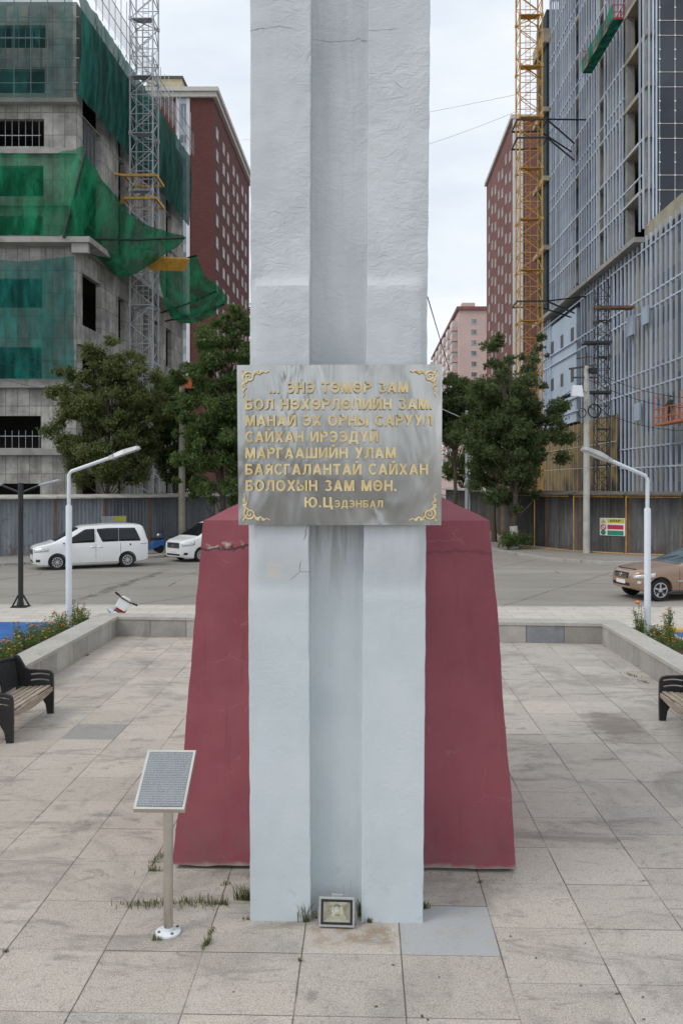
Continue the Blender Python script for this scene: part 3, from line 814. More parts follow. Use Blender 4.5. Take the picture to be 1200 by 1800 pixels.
bt = thing('apartment_tower', 'tall dark red brick tower with white cornice behind the left concrete block', 'building', foot(375,113))
T = axes(-cR, toward(654)); HT = 56.7
MB(T).box(0,22,0,33,0,HT-1.2).build('wall', m_brick, bt)
b = MB(T); b.box(-.5,22.5,-.5,33.5,HT-1.2,HT-.55).box(-.8,22.8,-.8,33.8,HT-.55,HT); b.build('cornice', m_trim, bt)
b = MB(T); b.box(4.7,9.5,2,9,HT+.003,HT+2.4); b.build('penthouse', MAT('cream_render', (.5,.43,.28), .8), bt)
b = MB(T); b.box(4.5,9.7,1.8,9.2,HT+2.403,HT+2.7); b.build('penthouse_roof', m_conc_dark, bt)
b = MB(T); b.box(3.15,3.6,-.12,-.003,0,HT-1.25).box(4.55,5.0,-.12,-.003,0,HT-1.25); b.build('stair_window_trim', m_white_wall, bt)
m_strip = None
def _strip():
    n = NT('stair_glazing'); X,Y,Z = n.xyz()
    k = n.white(n.vec(0, 0, n.math('FLOOR', n.math('MULTIPLY', Z, .95))))[0]
    c = n.mix(k, (.10,.12,.15), (.42,.50,.58)); return n.fin(c, .2)
MB(T).box(3.6,4.55,-.06,-.003,0,HT-1.25).build('stair_glazing', _strip(), bt)
for j in range(14):
    for i in range(7):
        w0 = 2.0+i*4.35+(.7 if i % 2 else 0)
        far_window(bt, T, 0, w0, w0+1.5, 12.0+j*3.0+(i%2)*0, 13.5+j*3.0, 1, 'L')

br_ = thing('apartment_tower', 'tall faded red brick tower behind the yellow crane mast', 'building', foot(901,121))
T = axes(cR, toward(647))
MB(T).box(0,20,.003,27,0,HT-.6).build('wall', m_brick2, br_)
b = MB(T); b.box(-.35,20.3,-.35,27.4,HT-.6,HT); b.build('cornice', m_trim, br_)
MB(T).box(-.05,1.4,-.25,0,0,HT-.62).build('end_wall', m_white_wall, br_)
for j in range(14):
    for i in range(7):
        w0 = 1.8+i*3.55
        far_window(br_, T, 0, w0, w0+1.25, 12.0+j*3.0+(i%2)*.9, 13.4+j*3.0+(i%2)*.9, 1, 'R')

# --- pink apartment block in the distance
m_pink = MAT('pink_render', (.56,.41,.38), .85, var=.07, scale=.2)
pk = thing('apartment_block', 'distant pink apartment block with stacked glazed balconies', 'building', foot(806,228))
T = axes(cR, toward(646)); HP = 3.6+(850-545)/FPX*228
MB(T).box(0,24,0,92,0,HP).build('wall', m_pink, pk)
b = MB(T); b.box(-.6,24.6,-.6,92.6,HP,HP+.9); b.build('parapet', MAT('maroon_parapet', (.22,.09,.085), .8), pk)
b = MB(T); b.bar((3,20,HP+.9),(3,20,HP+6),.3); b.build('antenna', m_galv, pk)
b = MB(T); b.box(1.0,4.5,1,8,HP+.9,HP+2.2); b.build('roof_hut', m_pink, pk)
proto = None
m_bal = MAT('balcony_glazing', (.55,.53,.51), .4, var=.3, scale=.4, rnd=.3)
for i in range(7):
    for j in range(14):
        loc = T.to_3x3() @ Vector((0, 3+i*13.0, 8+j*2.9))
        if proto is None:
            proto = MB(T); proto.box(-1.6,-.005,0,6.5,0,1.1); proto = proto.build('balcony', m_pink, pk)
            g = MB(T); g.box(-1.5,-.006,.15,6.35,1.1,2.75); g = g.build('glazing', m_bal, proto)
            proto.location = loc
        else:
            a = proto.copy(); COL.objects.link(a); a.parent = pk; a.location = loc
            q = g.copy(); COL.objects.link(q); q.parent = a
for j in range(14):
    for x in (3.2, 8.0, 12.8):
        if (x, j) == (3.2, 0):
            f = MB(T); f.box(x,x+1.7,-.1,-.01,0,1.5); f0 = f.build('window', m_trim, pk); f0.location.z = 9.3
            p_ = MB(T); p_.box(x+.15,x+1.55,-.13,-.1,.15,1.35); p0 = p_.build('pane', m_win_far, f0)
        else:
            a = f0.copy(); COL.objects.link(a); a.parent = pk; a.location = Vector((0,0,9.3+j*2.9)) + T.to_3x3() @ Vector((x-3.2,0,0))
            q = p0.copy(); COL.objects.link(q); q.parent = a

# --- glass and aluminium tower on the right
gt = thing('unfinished_building', 'half-clad tower on the right with bare aluminium mullions over a long podium', 'building', foot(1136,62))
T = axes(cR, toward(612)); ZP_ = 22.0; ZT = 62.0; go = gt.location
def RB(u, w, z): return T @ Vector((u, w, z)) + go
def _backing():
    n = NT('insulation_boards'); X, Y, Z = n.xyz()
    a = n.math('FLOOR', n.math('MULTIPLY', Y, .7)); f = n.math('FLOOR', n.math('MULTIPLY', Z, .55))
    k = n.white(n.vec(a, f, 2.2))
    c = n.mix(n.ramp(k[0], .35, .45), (.014,.02,.036), (.085,.11,.165))
    c = n.mix(n.math('GREATER_THAN', k[0], .86), c, (.27,.245,.17))
    c = n.mix(n.ramp(n.noise(.5, 6, .7), .5, .7, 0, .5), c, (.09,.09,.10))
    return n.fin(c, .7)
m_back = _backing()
m_panel = MAT('pale_blue_cladding', (.36,.45,.55), .45, var=.12, scale=.3)
def _backing2():
    n = NT('block_infill'); X, Y, Z = n.xyz()
    k = n.white(n.vec(n.math('FLOOR', n.math('MULTIPLY', Y, .5)), n.math('FLOOR', n.math('MULTIPLY', Z, .8)), 1))[0]
    c = n.mix(n.ramp(k, .3, .6), (.30,.285,.25), (.15,.165,.185)); c = n.mix(n.ramp(n.noise(.6, 6, .7), .5, .7, 0, .6), c, (.13,.13,.12)); return n.fin(c, .9)
m_back2 = _backing2()
m_slab = MAT('yellowish_slab_edge', (.36,.33,.25), .9, var=.25, scale=.8)
# slabs
floors_t = [ZP_+i*3.8 for i in range(1, 11)]
for z in floors_t: MB(T).box(.02,18,.05,29,z-.35,z).build('floor_slab', m_slab, gt)
MB(T).box(.75,.95,5.2,29,ZP_,ZT).build('backing_wall', m_back, gt)
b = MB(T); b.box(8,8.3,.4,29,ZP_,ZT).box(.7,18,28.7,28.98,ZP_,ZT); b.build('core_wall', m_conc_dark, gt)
b = MB(T)
for w_ in (5.0,): b.box(.1,.7,w_-.3,w_+.2,ZP_,ZT)
b.box(.15,.7,.4,.9,ZP_,ZT); b.build('column', m_conc_plain, gt)
for w_, u_ in ((8.3,.0),(9.1,.05),(12.4,.1)): MB(T).box(u_,.74,w_,w_+.45,ZP_,ZT).build('tan_pier', m_slab, gt)
for k in range(26):
    rr_ = random.Random(k); w_ = rr_.uniform(5.3,27); z_ = ZP_+3.8*rr_.randint(0,9)+.4
    MB(T).box(.55+.004*k,.745,w_,w_+rr_.uniform(.6,1.3),z_,z_+rr_.choice([1.2,2.9,2.9])).build('infill_board', rr_.choice([m_panel,m_slab,m_galv,m_back2]), gt)
# mullions and transoms of the tower
mu = MB(T).box(-.24,-.11,-.045,.045,0,ZT-ZP_-.3).build('mullion', m_alu, gt)
first_ = True
r = random.Random(9)
for k in range(38):
    w_ = .25+k*.78+r.uniform(-.06,.06)
    if 1 < k <= 5 or k in (13, 23): continue
    loc = T.to_3x3() @ Vector((0, w_, ZP_+.5))
    if first_: mu.location = loc; first_ = False
    else:
        a = mu.copy(); COL.objects.link(a); a.parent = gt; a.location = loc
for z in floors_t:
    for dz in ((-.45, .75) if round((z-ZP_)/3.8) % 2 else (-.45,)):
        MB(T).box(-.23,-.13,4.6 if z > 30 else .3,29,z+dz-.05,z+dz+.05).build('transom', m_alu, gt)
# dark glass bay facing the camera
b = MB(T); b.box(.75,14,-.10,-.02,ZP_+.9,ZT); 
m_gl_t = NT('dark_tower_glass'); 
c_ = m_gl_t.mix(m_gl_t.ramp(m_gl_t.noise(.25, 3), .35, .7), (.022,.026,.042), (.055,.06,.082)); m_gl_t = m_gl_t.fin(c_, .22, 0, .45)
b.build('glass_bay', m_gl_t, gt)
b = MB(T)
for k in range(12): b.box(.9+k*1.13-.02,.9+k*1.13+.02,-.13,-.101,ZP_+.9,ZT)
for z in floors_t:
    for dz in (-.55,.55): b.box(.75,14,-.135,-.104,z+dz-.022,z+dz+.022)
b.build('glass_grid', m_trim, gt)
b = MB(T)
for k in range(12):
    for z in floors_t:
        for dz in (-1.6,-.55,.55,1.5): b.box(.9+k*1.13-.06,.9+k*1.13+.06,-.16,-.137,z+dz-.06,z+dz+.06)
b.build('glass_clamp', m_white_metal, gt)
# corner stud strip
for u in (.12,.42,.66): MB(T).box(u-.05,u+.05,-.16,-.02,ZP_+.6,ZT).build('mullion', m_alu, gt)
# netted end of the tower
net_end = MB(T); net_end.box(-.5,9,29.3,34.2,ZP_,55.2); o = net_end.build('netted_bay', MAT('black_green_sheeting', (.016,.032,.034), .8, var=.4, scale=.7), gt)
for z in (29,36.5,44,51.5): MB(T).box(-.9,2,29.0,34.3,z,z+1.5 if z > 50 else z+.5).build('loading_slab', m_slab, gt)
# podium
MB(T).box(.8,25,-14,35,0,ZP_-.4).build('podium_wall', m_back, gt)
MB(T).box(.5,.798,-14,2.2,0,ZP_-.4).build('podium_infill', m_back2, gt)
MB(T).box(.44,.797,2.6,4.0,0,ZP_-.6).build('podium_column', m_slab, gt)
b = MB(T); b.box(-.75,25,.6,35.4,ZP_-.38,ZP_); b.build('podium_ledge', m_conc_plain, gt)
b = MB(T); b.box(.1,.5,-14,.55,ZP_-.38,ZP_+.9); b.build('podium_parapet', m_slab, gt)
mp_ = MB(T).box(-.22,-.07,-.055,.055,0,ZP_-.6).build('podium_mullion', m_alu, gt); first_ = True
for k in range(52):
    w_ = -13.6+k*.95+r.uniform(-.06,.06)
    if 17.5 < w_ < 29: continue
    loc = T.to_3x3() @ Vector((0, w_, .15+(.25 if w_ < 0 else 0)))
    if first_: mp_.location = loc; first_ = False
    else:
        a = mp_.copy(); COL.objects.link(a); a.parent = gt; a.location = loc
for z in (4.8,6.3,10.6,11.9,16.3,17.4,20.9):
    MB(T).box(-.21,-.09,-14,35,z-.05,z+.05).build('podium_transom', m_alu, gt)
b = MB(T); b.box(-.04,.3,19,34.6,12.6,20.6); b.box(-.04,.3,19,34.6,9.6,12.2); b.build('cladding_panel', m_panel, gt)
for w_ in (20,24,28,32):
    for z in (13.6, 17.6): MB(T).box(-.07,-.041,w_,w_+1.0,z,z+1.3).build('cladding_window', m_black, gt)
def _amber_reflection():
    n = NT('glazing_painted_amber_sheen'); X,Y,Z = n.xyz()
    k = n.noise(.35, 5, .6); c = n.mix(n.ramp(n.math('ADD', k, n.math('ADD', n.math('MULTIPLY', Y, .008), n.math('MULTIPLY', Z, .02))), .55, .85), (.022,.018,.016), (.24,.165,.055)); return n.fin(c, .55, 0, .12)  # amber reflection painted into the dark glass, growing upwards and along
b = MB(T); b.box(-.42,-.35,5.5,34.5,1.2,9.2); b.build('glazing_painted_amber_sheen', _amber_reflection(), gt)
b = MB(T)
for k in range(20): b.box(-.440,-.425,5.6+k*1.45,5.63+k*1.45,0.4,9.4)
b.build('glazing_bar', m_trim, gt)
b = MB(T)
for z in (5.0,7.0): b.box(-.46,-.445,5.5,34.5,z,z+.05)
b.build('glazing_rail', m_trim, gt)
for q in ((-.55,-.35,1.5,2.9,14.9,16.4),(-.5,-.35,-1.5,-.4,15.2,16.5),(-.5,-.35,.2,1.3,8.3,9.6)): MB(T).box(*q).build('protective_film', m_panel, gt)
b = MB(T); b.box(-3.3,-.35,1.6,2.4,16.9,17.1); b.build('loading_platform', m_rust, gt)

# gondolas and the worker
def gondola(label, c, ln, axis_w, mat, netm=None, cable_top=None):
    t = thing('suspended_platform', label, 'suspended platform', c)
    A = T.to_3x3() @ (Vector((0,1,0)) if axis_w else Vector((1,0,0))); B = T.to_3x3() @ (Vector((1,0,0)) if axis_w else Vector((0,1,0)))
    def P(a, b_, z): return A*a+B*b_+Vector((0,0,z))
    m = MB(Matrix(((A.x,B.x,0,0),(A.y,B.y,0,0),(0,0,1,0),(0,0,0,1))))
    m.box(-ln/2,ln/2,-.4,.4,0,.09); m.build('deck', mat, t)
    m = MB(m.T)
    for z in (.12,.55,1.1):
        for y in (-.38,.38): m.bar((-ln/2,y,z),(ln/2,y,z),.05)
        for x in (-ln/2,ln/2): m.bar((x,-.38,z),(x,.38,z),.05)
    n_ = max(2, int(ln/.7))
    for k in range(n_+1):
        for y in (-.38,.38): m.bar((-ln/2+ln*k/n_,y,0),(-ln/2+ln*k/n_,y,1.1),.045)
    for x in (-ln/2,ln/2):
        for y in (-.38,.38): m.bar((x,y,0),(x,y,1.9),.05)
        m.bar((x,-.38,1.9),(x,.38,1.9),.05)
    m.build('guard_rail', mat, t)
    for x in (-ln/2, ln/2):
        MB(m.T).tube([(x,0,1.9),(x,0,cable_top-c.z)], .02, 5).build('hoist_cable', m_galv, t)
    if netm:
        q = MB(m.T); q.grid(lambda u,v: (-ln/2+ln*u, -.42-.05*math.sin(u*20), .05+1.1*v), 40, 6); q.grid(lambda u,v: (-ln/2+ln*u, -.42+.84*v, -.02), 20, 4); q.build('side_net', netm, t, fix=False)
    return t
gondola('green-netted cradle hanging high on the mullioned tower', RB(-1.3, 6.75, 39.3), 8.5, True, m_red_plastic, net_mat('bright_green_netting', (.03,.34,.23), .92), 61)
og = gondola('orange cradle with a worker hanging low on the podium at the right edge', RB(-1.2, -8.0, 7.45), 4.6, True, MAT('orange_painted_steel', (.55,.17,.05), .5, var=.2), None, 22.5)

# ------------------------------------------------------------------ corrugated fences
def _fence(name, a, b_):
    n = NT(name); X,Y,Z = n.xyz()
    st = n.noise(1.0, 6, .65, n.mapped((3,3,.35)))
    c = n.mix(n.ramp(st, .3, .7), a, b_)
    c = n.mix(n.ramp(n.math('ADD', n.noise(1.6, 7, .7), n.math('MULTIPLY', n.ramp(Z, 0, 1.0, 1, 0), .12)), .57, .72, 0, .7), c, (.075,.04,.025))
    c = n.mix(n.ramp(n.noise(1.0, 6, .75, n.mapped((1.3,1.3,.6),(4,9,2))), .68, .71, 0, .8), c, (.5,.5,.49))
    c = n.mix(1.0, c, n.lin(n.rnd_obj(), 0, 1, .65, 1.55), 'MULTIPLY')
    return n.fin(c, .7, .1)
m_fence_l = _fence('galvanised_fence_sheet', (.11,.125,.14), (.20,.215,.235))
m_fence_r = _fence('dark_rusted_fence_sheet', (.055,.055,.055), (.12,.12,.12))
m_plank_dark = MAT('dark_canopy_board', (.10,.085,.07), .9, var=.4, scale=2)
m_plank = MAT('weathered_canopy_board', (.40,.38,.34), .85, var=.3, scale=2)
def arclen(pts, step):
    out = [pts[0].copy()]; 
    L_ = sum((pts[i+1]-pts[i]).length for i in range(len(pts)-1)); n = max(1, round(L_/step)); s = L_/n; acc = 0; tgt = s
    for i in range(len(pts)-1):
        seg = (pts[i+1]-pts[i]).length
        while acc+seg >= tgt-1e-6 and len(out) < n+1:
            out.append(pts[i].lerp(pts[i+1], (tgt-acc)/seg)); tgt += s
        acc += seg
    return out
def fence(label, pts, H, mat, canopy, pipes, post_mat):
    pts = arclen(pts, 2.6); o = pts[0]
    t = thing('corrugated_fence', label, 'fence', o)
    for i in range(len(pts)-1):
        a, c_ = pts[i]-o, pts[i+1]-o; d = (c_-a); L_ = d.length; d.normalize(); nrm = Vector((d.y,-d.x,0))
        if (nrm.dot(-(a+o))) < 0: nrm = -nrm
        n = int(L_/.10); b = MB(); prof = []
        for k in range(n+1):
            prof.append(a+d*(L_*k/n)+nrm*(.022 if (k//1) % 2 else -.022))
        for k in range(n):
            p, q = prof[k], prof[k+1]
            b.quad((p.x,p.y,.05),(q.x,q.y,.05),(q.x,q.y,H-.08),(p.x,p.y,H-.08))
        ob = b.build('sheet_panel', mat, t, fix=False)
        ob.modifiers.new('thickness','SOLIDIFY').thickness = .004
        MB().box(a.x-.05,a.x+.05,a.y-.05,a.y+.05,0,H-.02).build('post', post_mat, t)
        if canopy:
            w_ = canopy; b = MB(); e = .003*(i%2)
            p0, p1 = a-nrm*.25, c_-nrm*.25; q0, q1 = a+nrm*w_, c_+nrm*w_
            z0, z1 = H+.12+e, H-.02+e
            vs = [(p0.x,p0.y,z0),(p1.x,p1.y,z0),(q1.x,q1.y,z1),(q0.x,q0.y,z1)]
            b.add(vs+[(x,y,z-.07) for x,y,z in vs], [(0,1,2,3),(7,6,5,4),(0,4,5,1),(1,5,6,2),(2,6,7,3),(3,7,4,0)]); b.build('canopy_board', m_plank_dark if pipes else m_plank, t)
        if pipes:
            pp = a+nrm*(canopy-.12)
            MB().tube([(pp.x,pp.y,0),(pp.x,pp.y,H-.12)], .026, 8).build('scaffold_post', m_yellow, t)
            pq = c_+nrm*(canopy-.12)
            MB().tube([(pp.x,pp.y,H-.16),(pq.x,pq.y,H-.16)], .022, 8).build('scaffold_rail', m_yellow, t)
            MB().tube([(pp.x,pp.y,.06),(pq.x,pq.y,.06)], .022, 8).build('scaffold_rail', m_yellow, t)
    return t, pts
fl_l, fpl = fence('grey corrugated site fence on the left behind the white vans', [G(-330,986), G(-120,981), G(0,978), G(100,974), G(247,965.5), G(300,961.5), G(400,952), G(452,945)], 2.92, m_fence_l, .55, False, m_rust)
fl_r, fpr = fence('dark rusted corrugated site fence on the right with yellow scaffold posts', [G(900,957.5), G(928,959.5), G(1024,969), G(1169,976), G(1330,979), G(1500,980)], 3.08, m_fence_r, .95, True, m_rust)
fence('dark corrugated fence running away along the side street behind the right tree', [Vector((G(900,957).x+.05,G(900,957).y+.2,0)), Vector((9.6,60,0)), Vector((9.2,95,0))], 3.05, m_fence_r, .7, False, m_rust)

# signs on the fences
nr = None
def fence_frame(u, v, pts, off):
    """point on the fence line seen at u, its direction and outward normal"""
    best = None
    for i in range(len(pts)-1):
        a, c_ = pts[i], pts[i+1]
        k = (u-600)/FPX; d = cF+cR*k
        e = c_-a; den = d.x*e.y-d.y*e.x
        s = (a.x*e.y-a.y*e.x)/den; tt = (a.x*d.y-a.y*d.x)/den
        if -.01 <= tt <= 1.01: best = (a+e*tt, e.normalized(), s)
    p, e, dep = best; n_ = Vector((e.y,-e.x,0))
    if n_.dot(p) > 0: n_ = -n_
    if e.dot(cR) < 0: e = -e
    return p+n_*off, e, n_, CAM_Z+(850-v)/FPX*dep, dep
p, e, n_, z, dep = fence_frame(1076, 926, fpr, .05)
ws = thing('warning_sign', 'white site warning sign with yellow, red and green bands on the right fence', 'sign', Vector((p.x,p.y,z)), math.atan2(e.y, e.x))
s_ = dep/FPX; hw, hh = 22.5*s_, 15.5*s_
MB().box(-hw,hw,-.01,.0,-hh,hh).build('board', m_plate_white, ws)
m_sg_y, m_sg_r, m_sg_g = MAT('sign_yellow', (.55,.50,.05), .6), MAT('sign_red', (.42,.03,.05), .6), MAT('sign_green', (.02,.22,.14), .6)
MB().box(-hw*.38,hw*.95,-.014,-.0105,hh*.42,hh*.92).build('yellow_band', m_sg_y, ws)
MB().box(-hw*.38,hw*.88,-.014,-.0105,-hh*.28,hh*.22).build('red_band', m_sg_r, ws)
MB().box(-hw*.38,hw*.88,-.014,-.0105,-hh*.95,-hh*.42).build('green_band', m_sg_g, ws)
MB().extr([(-hw*.92,hh*.42),(-hw*.50,hh*.42),(-hw*.71,hh*.92)], 'y', -.014, -.0105).build('warning_triangle', m_sg_y, ws)
b = MB(); b.tube([(-hw*.71+.13*math.cos(a), -.013, -hh*.06+.13*math.sin(a)) for a in [2*math.pi*i/20 for i in range(21)]], .022, 6); b.bar((-hw*.71-.09,-.014,-hh*.06+.09),(-hw*.71+.09,-.014,-hh*.06-.09),.03); b.build('prohibition_ring', m_sg_r, ws)
MB().lathe([(.13,-.014),(.13,-.0105)], 18, (-hw*.71,0,-hh*.66), 'y').build('mandatory_disc', m_sg_g, ws)
text_part('АНХААР', -hw*.18, hw*.66, hh*.55, hh*.28, -.0142, m_black, ws, depth=.003)
p, e, n_, z, dep = fence_frame(200, 915, fpl, .05)
ns = thing('notice_board', 'pale notice panel with a yellow-green label on the left fence above the van roof', 'sign', Vector((p.x,p.y,z)), math.atan2(e.y, e.x))
s_ = dep/FPX
MB().box(-25*s_,24*s_,-.01,0,-9*s_,8*s_).build('board', m_galv, ns)
MB().box(0,22*s_,-.016,-.0105,-1*s_,7*s_).build('label_plate', m_sg_y, ns)

# ------------------------------------------------------------------ trees
m_bark = MAT('tree_bark', (.10,.08,.06), .95, var=.35, scale=6, bump=.6, bdist=.02)
m_leaf_a = _leafmat('olive_leaves', (.075,.105,.034), (.215,.235,.088), .4, .55)
m_leaf_b = _leafmat('deep_green_leaves', (.056,.10,.032), (.165,.225,.07), .4, .55)
m_leaf_c = _leafmat('dark_elm_leaves', (.055,.09,.034), (.165,.205,.08), .42, .55)
m_leaf_d = _leafmat('light_green_leaves', (.06,.12,.02), (.14,.21,.05), .3, .6)
def tree(name, label, base, H, blobs, tr, nleaf, lsize, leafmat, seed, painted=0.0, group=None, lean=(0,0)):
    """blobs: (x, y, z, rx, rz) crown masses relative to the base"""
    r = random.Random(seed)
    blobs = [(q[0]*1.04, q[1], q[2], q[3]*1.17, q[4]*1.15) for q in blobs]
    t = thing(name, label, 'tree', base, 0, group)
    b = MB(); zc = min(q[2]-q[4]*.5 for q in blobs)
    pts = [Vector((0,0,0))]
    nseg = 7; topz = H*.82
    for i in range(1, nseg+1):
        f = i/nseg; pts.append(Vector((lean[0]*f+r.gauss(0,.06), lean[1]*f+r.gauss(0,.06), topz*f)))
    b.tube(pts, [tr*1.35]+[tr*(1-.85*i/nseg) for i in range(1,nseg+1)], 9)
    clumps = []
    vol = [q[3]*q[3]*q[4] for q in blobs]; tv = sum(vol)
    for q, v_ in zip(blobs, vol):
        k = max(6, int(150*v_/tv))
        for _ in range(k):
            while True:
                d = Vector((r.uniform(-1,1), r.uniform(-1,1), r.uniform(-1,1)))
                if .25 < d.length <= 1: break
            d *= (.55+.45*r.random()) if d.length < .6 else 1
            c_ = Vector((q[0]+d.x*q[3]*.88, q[1]+d.y*q[3]*.88, q[2]+d.z*q[4]*.88))
            clumps.append((c_, r.uniform(.30,.62)*(q[3]/2.0)**.5))
    for c_, rr in clumps:
        if r.random() < .3:
            j = min(nseg-1, max(1, int(c_.z/topz*nseg*.75))); a = pts[j]
            m_ = a.lerp(c_, .5)+Vector((r.gauss(0,.15), r.gauss(0,.15), r.uniform(-.1,.3)))
            b.tube([a, m_, c_], [tr*.28, tr*.16, tr*.05], 5, False)
    b.build('trunk', m_bark, t, smooth=True)
    if painted:
        MB().tube([(0,0,.02),pts[0].lerp(pts[1], painted*.5/pts[1].z),pts[0].lerp(pts[1], painted/pts[1].z)], [tr*1.38,tr*1.22,tr*1.12], 12).build('whitewash_band', MAT('whitewash', (.62,.60,.55), .9, var=.15, dirt=(.3,.26,.2), dscale=5), t, smooth=True)
    rg = np.random.default_rng(seed)
    tot = sum(q[1]**2 for q in clumps); V = []; 
    for c_, rr in clumps:
        n = max(20, int(nleaf*rr*rr/tot))
        # twigs inside a clump: leaves gathered on short sprays
        ns = max(3, n//9)
        dirs = rg.normal(size=(ns,3)); dirs /= np.linalg.norm(dirs,axis=1,keepdims=True); dirs[:,2] = dirs[:,2]*.75+.08
        tips = np.array(c_)+dirs*rr*rg.uniform(.45,1.25,size=(ns,1))
        idx = rg.integers(0, ns, n)
        pos = tips[idx]+rg.normal(size=(n,3))*rr*.13 - dirs[idx]*rr*rg.uniform(0,.45,size=(n,1))
        d1 = rg.normal(size=(n,3)); d1[:,2] -= .25; d1 /= np.linalg.norm(d1,axis=1,keepdims=True)
        nn = rg.normal(size=(n,3)); nn[:,2] += .9
        d2 = np.cross(d1, nn); d2 /= np.linalg.norm(d2,axis=1,keepdims=True)
        l = lsize*rg.uniform(.6,1.3,size=(n,1)); w_ = l*.42
        V.append(np.stack([pos-d1*l*.5, pos+d2*w_*.5, pos+d1*l*.5, pos-d2*w_*.5], axis=1))
    V = np.concatenate(V).reshape(-1,3); nf = len(V)//4
    me = bpy.data.meshes.new('crown'); me.vertices.add(len(V)); me.vertices.foreach_set('co', V.astype(np.float32).ravel())
    me.loops.add(len(V)); me.loops.foreach_set('vertex_index', np.arange(len(V), dtype=np.int32))
    me.polygons.add(nf); me.polygons.foreach_set('loop_start', np.arange(0,len(V),4,dtype=np.int32))
    me.update(calc_edges=True); me.materials.append(leafmat)
    o = bpy.data.objects.new('crown', me); COL.objects.link(o); o.parent = t
    return t
# left: broad olive tree behind the fence
tree('elm_tree', 'broad olive-green tree in front of the left concrete block, behind the fence', foot(190,46.6), 11.5,
     [(0,0,10.9,1.3,.8),(-1.9,0,9.3,1.2,.8),(2.0,0,8.8,1.3,1.1),(2.2,0,6.2,1.2,1.2),(0,0,8.6,2.5,1.9),(-1.3,.2,7.0,2.0,1.5),(1.2,-.1,7.2,2.0,1.7),(.2,0,5.4,2.5,1.7),(-1.4,0,4.6,1.9,1.0),(1.6,0,4.4,1.6,1.1),(-.9,0,9.6,1.2,.9),(.9,0,10.0,1.4,1.0),(0,0,10.6,1.0,.7),(-2.2,0,5.6,1.3,.7),(-1.9,0,8.4,1.2,.7)], .17, 90000, .18, m_leaf_a, 31)
tree('elm_tree', 'tall deep-green tree between the grey mast and the monument', foot(392,44.2), 12.6,
     [(0,0,10.0,1.9,2.1),(-.8,0,8.2,2.0,1.7),(.9,0,8.0,2.0,1.8),(0,0,6.2,2.5,1.8),(-.9,0,4.6,1.8,1.2),(1.2,0,4.2,1.8,1.3),(1.2,0,12.0,1.2,1.3),(.2,0,3.3,1.6,.8),(1.9,0,10.6,1.2,1.5),(.5,0,11.6,1.3,1.2),(2.2,0,8.8,1.4,1.8),(-1.6,0,9.4,1.1,1.0),(1.5,0,6.4,1.7,1.6),(-1.5,0,6.6,1.4,1.4),(1.4,0,9.6,1.5,1.4),(-.4,0,11.2,1.1,1.0),(-1.6,0,3.4,1.0,.7)], .2, 120000, .19, m_leaf_b, 32)
tree('elm_tree', 'slim green tree just right of the grey mast, behind the tall deep-green one', foot(308,50), 10.5,
     [(0,0,8.2,1.5,1.9),(-.3,0,6.2,1.5,1.4),(.4,0,4.5,1.5,1.4),(.6,0,9.2,1.0,1.0)], .13, 42000, .19, m_leaf_b, 33)
tree('elm_tree', 'dark bushy tree with whitewashed trunk foot by the right fence', G(905,964), 12.4,
     [(-.6,.3,8.6,2.0,1.6),(.9,.2,8.2,1.7,1.3),(-1.4,.3,6.7,2.0,1.4),(.6,0,6.6,2.2,1.5),(1.7,0,5.9,1.6,1.1),(-.2,0,5.0,2.2,1.5),(-1.2,0,3.6,1.6,1.1),(.6,0,3.5,1.4,.9),(-.7,0,2.5,1.0,.7),(-1.0,.2,10.3,1.2,1.2),(.8,0,10.0,.9,1.0),(2.3,0,7.4,.9,.7),(1.5,.2,11.2,.5,.9),(-1.3,0,11.5,.5,.8)], .2, 95000, .17, m_leaf_c, 34, painted=1.25, lean=(-.3,0))
tree('elm_tree', 'dark forked tree beside the steel plaque, further down the side street', foot(800,68), 13.2,
     [(0,0,10.6,2.2,1.7),(-1.2,0,8.8,1.9,1.3),(1.2,0,9.2,1.7,1.4),(.2,0,7.6,2.0,1.0)], .2, 48000, .21, m_leaf_c, 35)
tree('elm_tree', 'light green tree glimpsed under the dark trees down the side street', foot(812,92), 8.2,
     [(0,0,5.6,2.0,2.0),(1.4,0,4.6,1.5,1.5),(-1.0,0,4.8,1.3,1.4)], .14, 12000, .22, m_leaf_d, 36)
tree('elm_tree', 'narrow dark tree behind the whitewashed one, at the corner of the right fence', foot(868,52), 11.5,
     [(0,0,8.6,1.6,1.6),(-.6,0,6.6,1.7,1.5),(.5,0,4.8,1.6,1.3),(.2,0,10.3,1.0,1.0)], .15, 34000, .18, m_leaf_c, 38)
tree('shrub', 'low leafy suckers round the foot of the whitewashed trunk', G(893,966), 1.3, [(0,0,.55,.5,.45),(.9,.2,.5,.4,.4)], .03, 1500, .12, m_leaf_b, 37)

# unseen trees added behind the camera so the plaque has something to reflect
tree('elm_tree', 'unseen dark tree added behind the viewer for a reflection in the left of the plaque', Vector((-3.2,-34,0)), 10.5, [(0,0,7.2,2.4,1.3),(1.2,0,8.6,1.6,1.0),(-1.4,0,6.2,1.6,1.0)], .2, 9000, .3, m_leaf_b, 51)
tree('elm_tree', 'unseen smaller tree added behind the viewer for a reflection in the right of the plaque', Vector((3.6,-40,0)), 9.5, [(0,0,6.6,1.9,1.2),(.6,0,8.0,1.2,.9)], .17, 7000, .3, m_leaf_b, 52)

